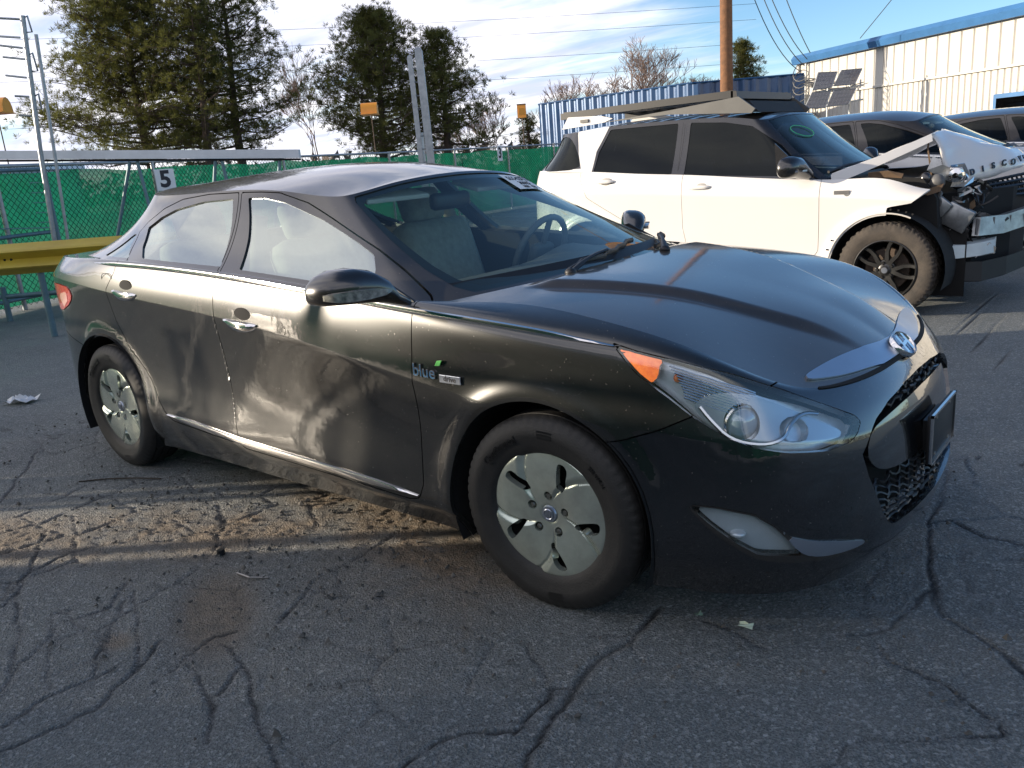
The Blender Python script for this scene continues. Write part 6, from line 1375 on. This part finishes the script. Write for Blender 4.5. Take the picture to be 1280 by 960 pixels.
    bent('bracket', [(.05,-.72,1.08),(-.05,-.74,1.10),(-.2,-.75,1.10)], .05, BRN, 7)
    MB().ell((.28,-.64,1.02), (.06,.05,.06), 16, 10).build('reservoir', PLG, root, 60); MB().ell((.20,-.66,1.05), (.045,.04,.05), 14, 10).build('fuse_cover', GLOSSBLACK, root, 60)
    MB().box((.42,-.55,.74), (.20,.08,.18), Matrix.Rotation(.5, 3, 'Y'), .01).build('frame_horn', SIL, root, 40); MB().box((.31,-.60,.83), (.12,.05,.12), Matrix.Rotation(.7, 3, 'Y'), .008).build('mounting_plate', SIL, root, 40)
    MB().loft([[(x, y-.03, z-.07), (x+.05, y-.03, z-.07), (x+.05, y+.0, z+.07), (x, y, z+.07)] for x, y, z in ((.52,-.48,.66),(.66,-.30,.66),(.80,-.05,.70),(.92,.4,.74))]).build('bumper_beam', SIL, root)
    for k in range(4): MB().tube([(.55+.09*k, -.515+.13*k, .60), (.555+.09*k, -.515+.13*k, .72)], .010, 5).build('beam_rib', PLG, root)
    MB().loft([[(x, y, z+dz_) for y, dz_ in ((-.50+o, -.065), (-.60+o, -.05), (-.60+o, .05), (-.50+o, .065))] for x, z, o in ((.38,.47,-.02),(.46,.475,.02),(.58,.485,.10),(.66,.50,.18))]).build('washer_tank', BLW, root, 50)
    bent('lamp_fragment', [(.56,-.50,.46),(.62,-.44,.49),(.67,-.38,.46)], .08, CHROME, 9)
    MB().loft([[(x, y, z0), (x+.015, y-.02, z0+.01), (x+.01, y-.02, z1), (x, y, z1)] for x, y, z0, z1 in ((.36,-.52,.235,.385),(.44,-.50,.225,.385),(.58,-.40,.215,.38),(.72,-.22,.245,.40),(.84,.05,.29,.43),(.92,.4,.30,.44))]).build('lower_bumper', PLASTIC, root)
    MB().prism([(.24,-.52),(.50,-.36),(.70,.05),(.74,.5),(.55,.86),(-.05,.86),(-.05,-.52)], (0, 0, .56), (0, 0, .36), (1, 0, 0), (0, 1, 0)).build('front_carrier', DARK, root)
    HS = random.Random(3)
    for k in range(26):
        y0 = HS.uniform(-.62, -.30); x0 = HS.uniform(.28, .52)+.5*(y0+.5); z0 = HS.uniform(.62, .96); p0 = Vector((x0, y0, z0)); pts = [p0]
        for j in range(4): pts.append(pts[-1]+Vector((HS.uniform(-.07, .08), HS.uniform(-.05, .07), HS.uniform(-.09, .06))))
        MB().tube([Vector(q) for q in chaikin([tuple(q) for q in pts], 1, False)], HS.choice((.006, .009, .014)), 5).build(HS.choice(('hose', 'wire_harness')), HS.choice((DARK, PLASTIC, PLASTIC, PLG, SIL)), root, 60)
    for k in range(22):
        y0 = HS.uniform(-.60, -.1); x0 = HS.uniform(.30, .46)+.45*(y0+.5); z0 = HS.uniform(.55, .98)
        bent('debris', [(x0, y0, z0), (x0+HS.uniform(.02, .09), y0+HS.uniform(-.02, .06), z0+HS.uniform(-.06, .04)), (x0+HS.uniform(.05, .14), y0+HS.uniform(0, .1), z0+HS.uniform(-.08, .06))], HS.uniform(.02, .09), HS.choice((PLASTIC, DARK, GLOSSBLACK, PLG, SIL, BRN)), 40+k)
    MB().prism([(.02,.40),(.30,.40),(.42,.88),(.10,.95)], (0, 1.3, 0), (0, -.45, 0)).build('radiator', PLG, root)
    # wheel-side scuff lettering on the fender
    MB().box((-.34, -.947, .985), (.12, .003, .03)).build('fender_decal', PLG, FE); MB().lathe([(.0001, -.9475), (.022, -.9475), (.022, -.944)], 12, 'Y', (-.30, 0, .975)).build('fender_badge', SIL, FE)
SUV = thing('crashed_suv', 'white vehicle with black roof, flat roof rack and crushed front end', 'car', (-.32, 5.0, 0))
build_suv(SUV)
SED2 = thing('parked_car', 'black roofed pale car parked just behind the crashed white vehicle', 'car', (.15, 8.15, 0)); SED2.scale = (1, 1, 1.135)
build_sedan(SED2, False, WHITE, BLACKU)
SED3 = thing('parked_car', 'rear most pale car, its windscreen showing over the black roofed car at the right edge', 'car', (1.25, 10.9, 0)); SED3.scale = (1, 1, 1.10)
build_sedan(SED3, False, WHITE, BLACKU)
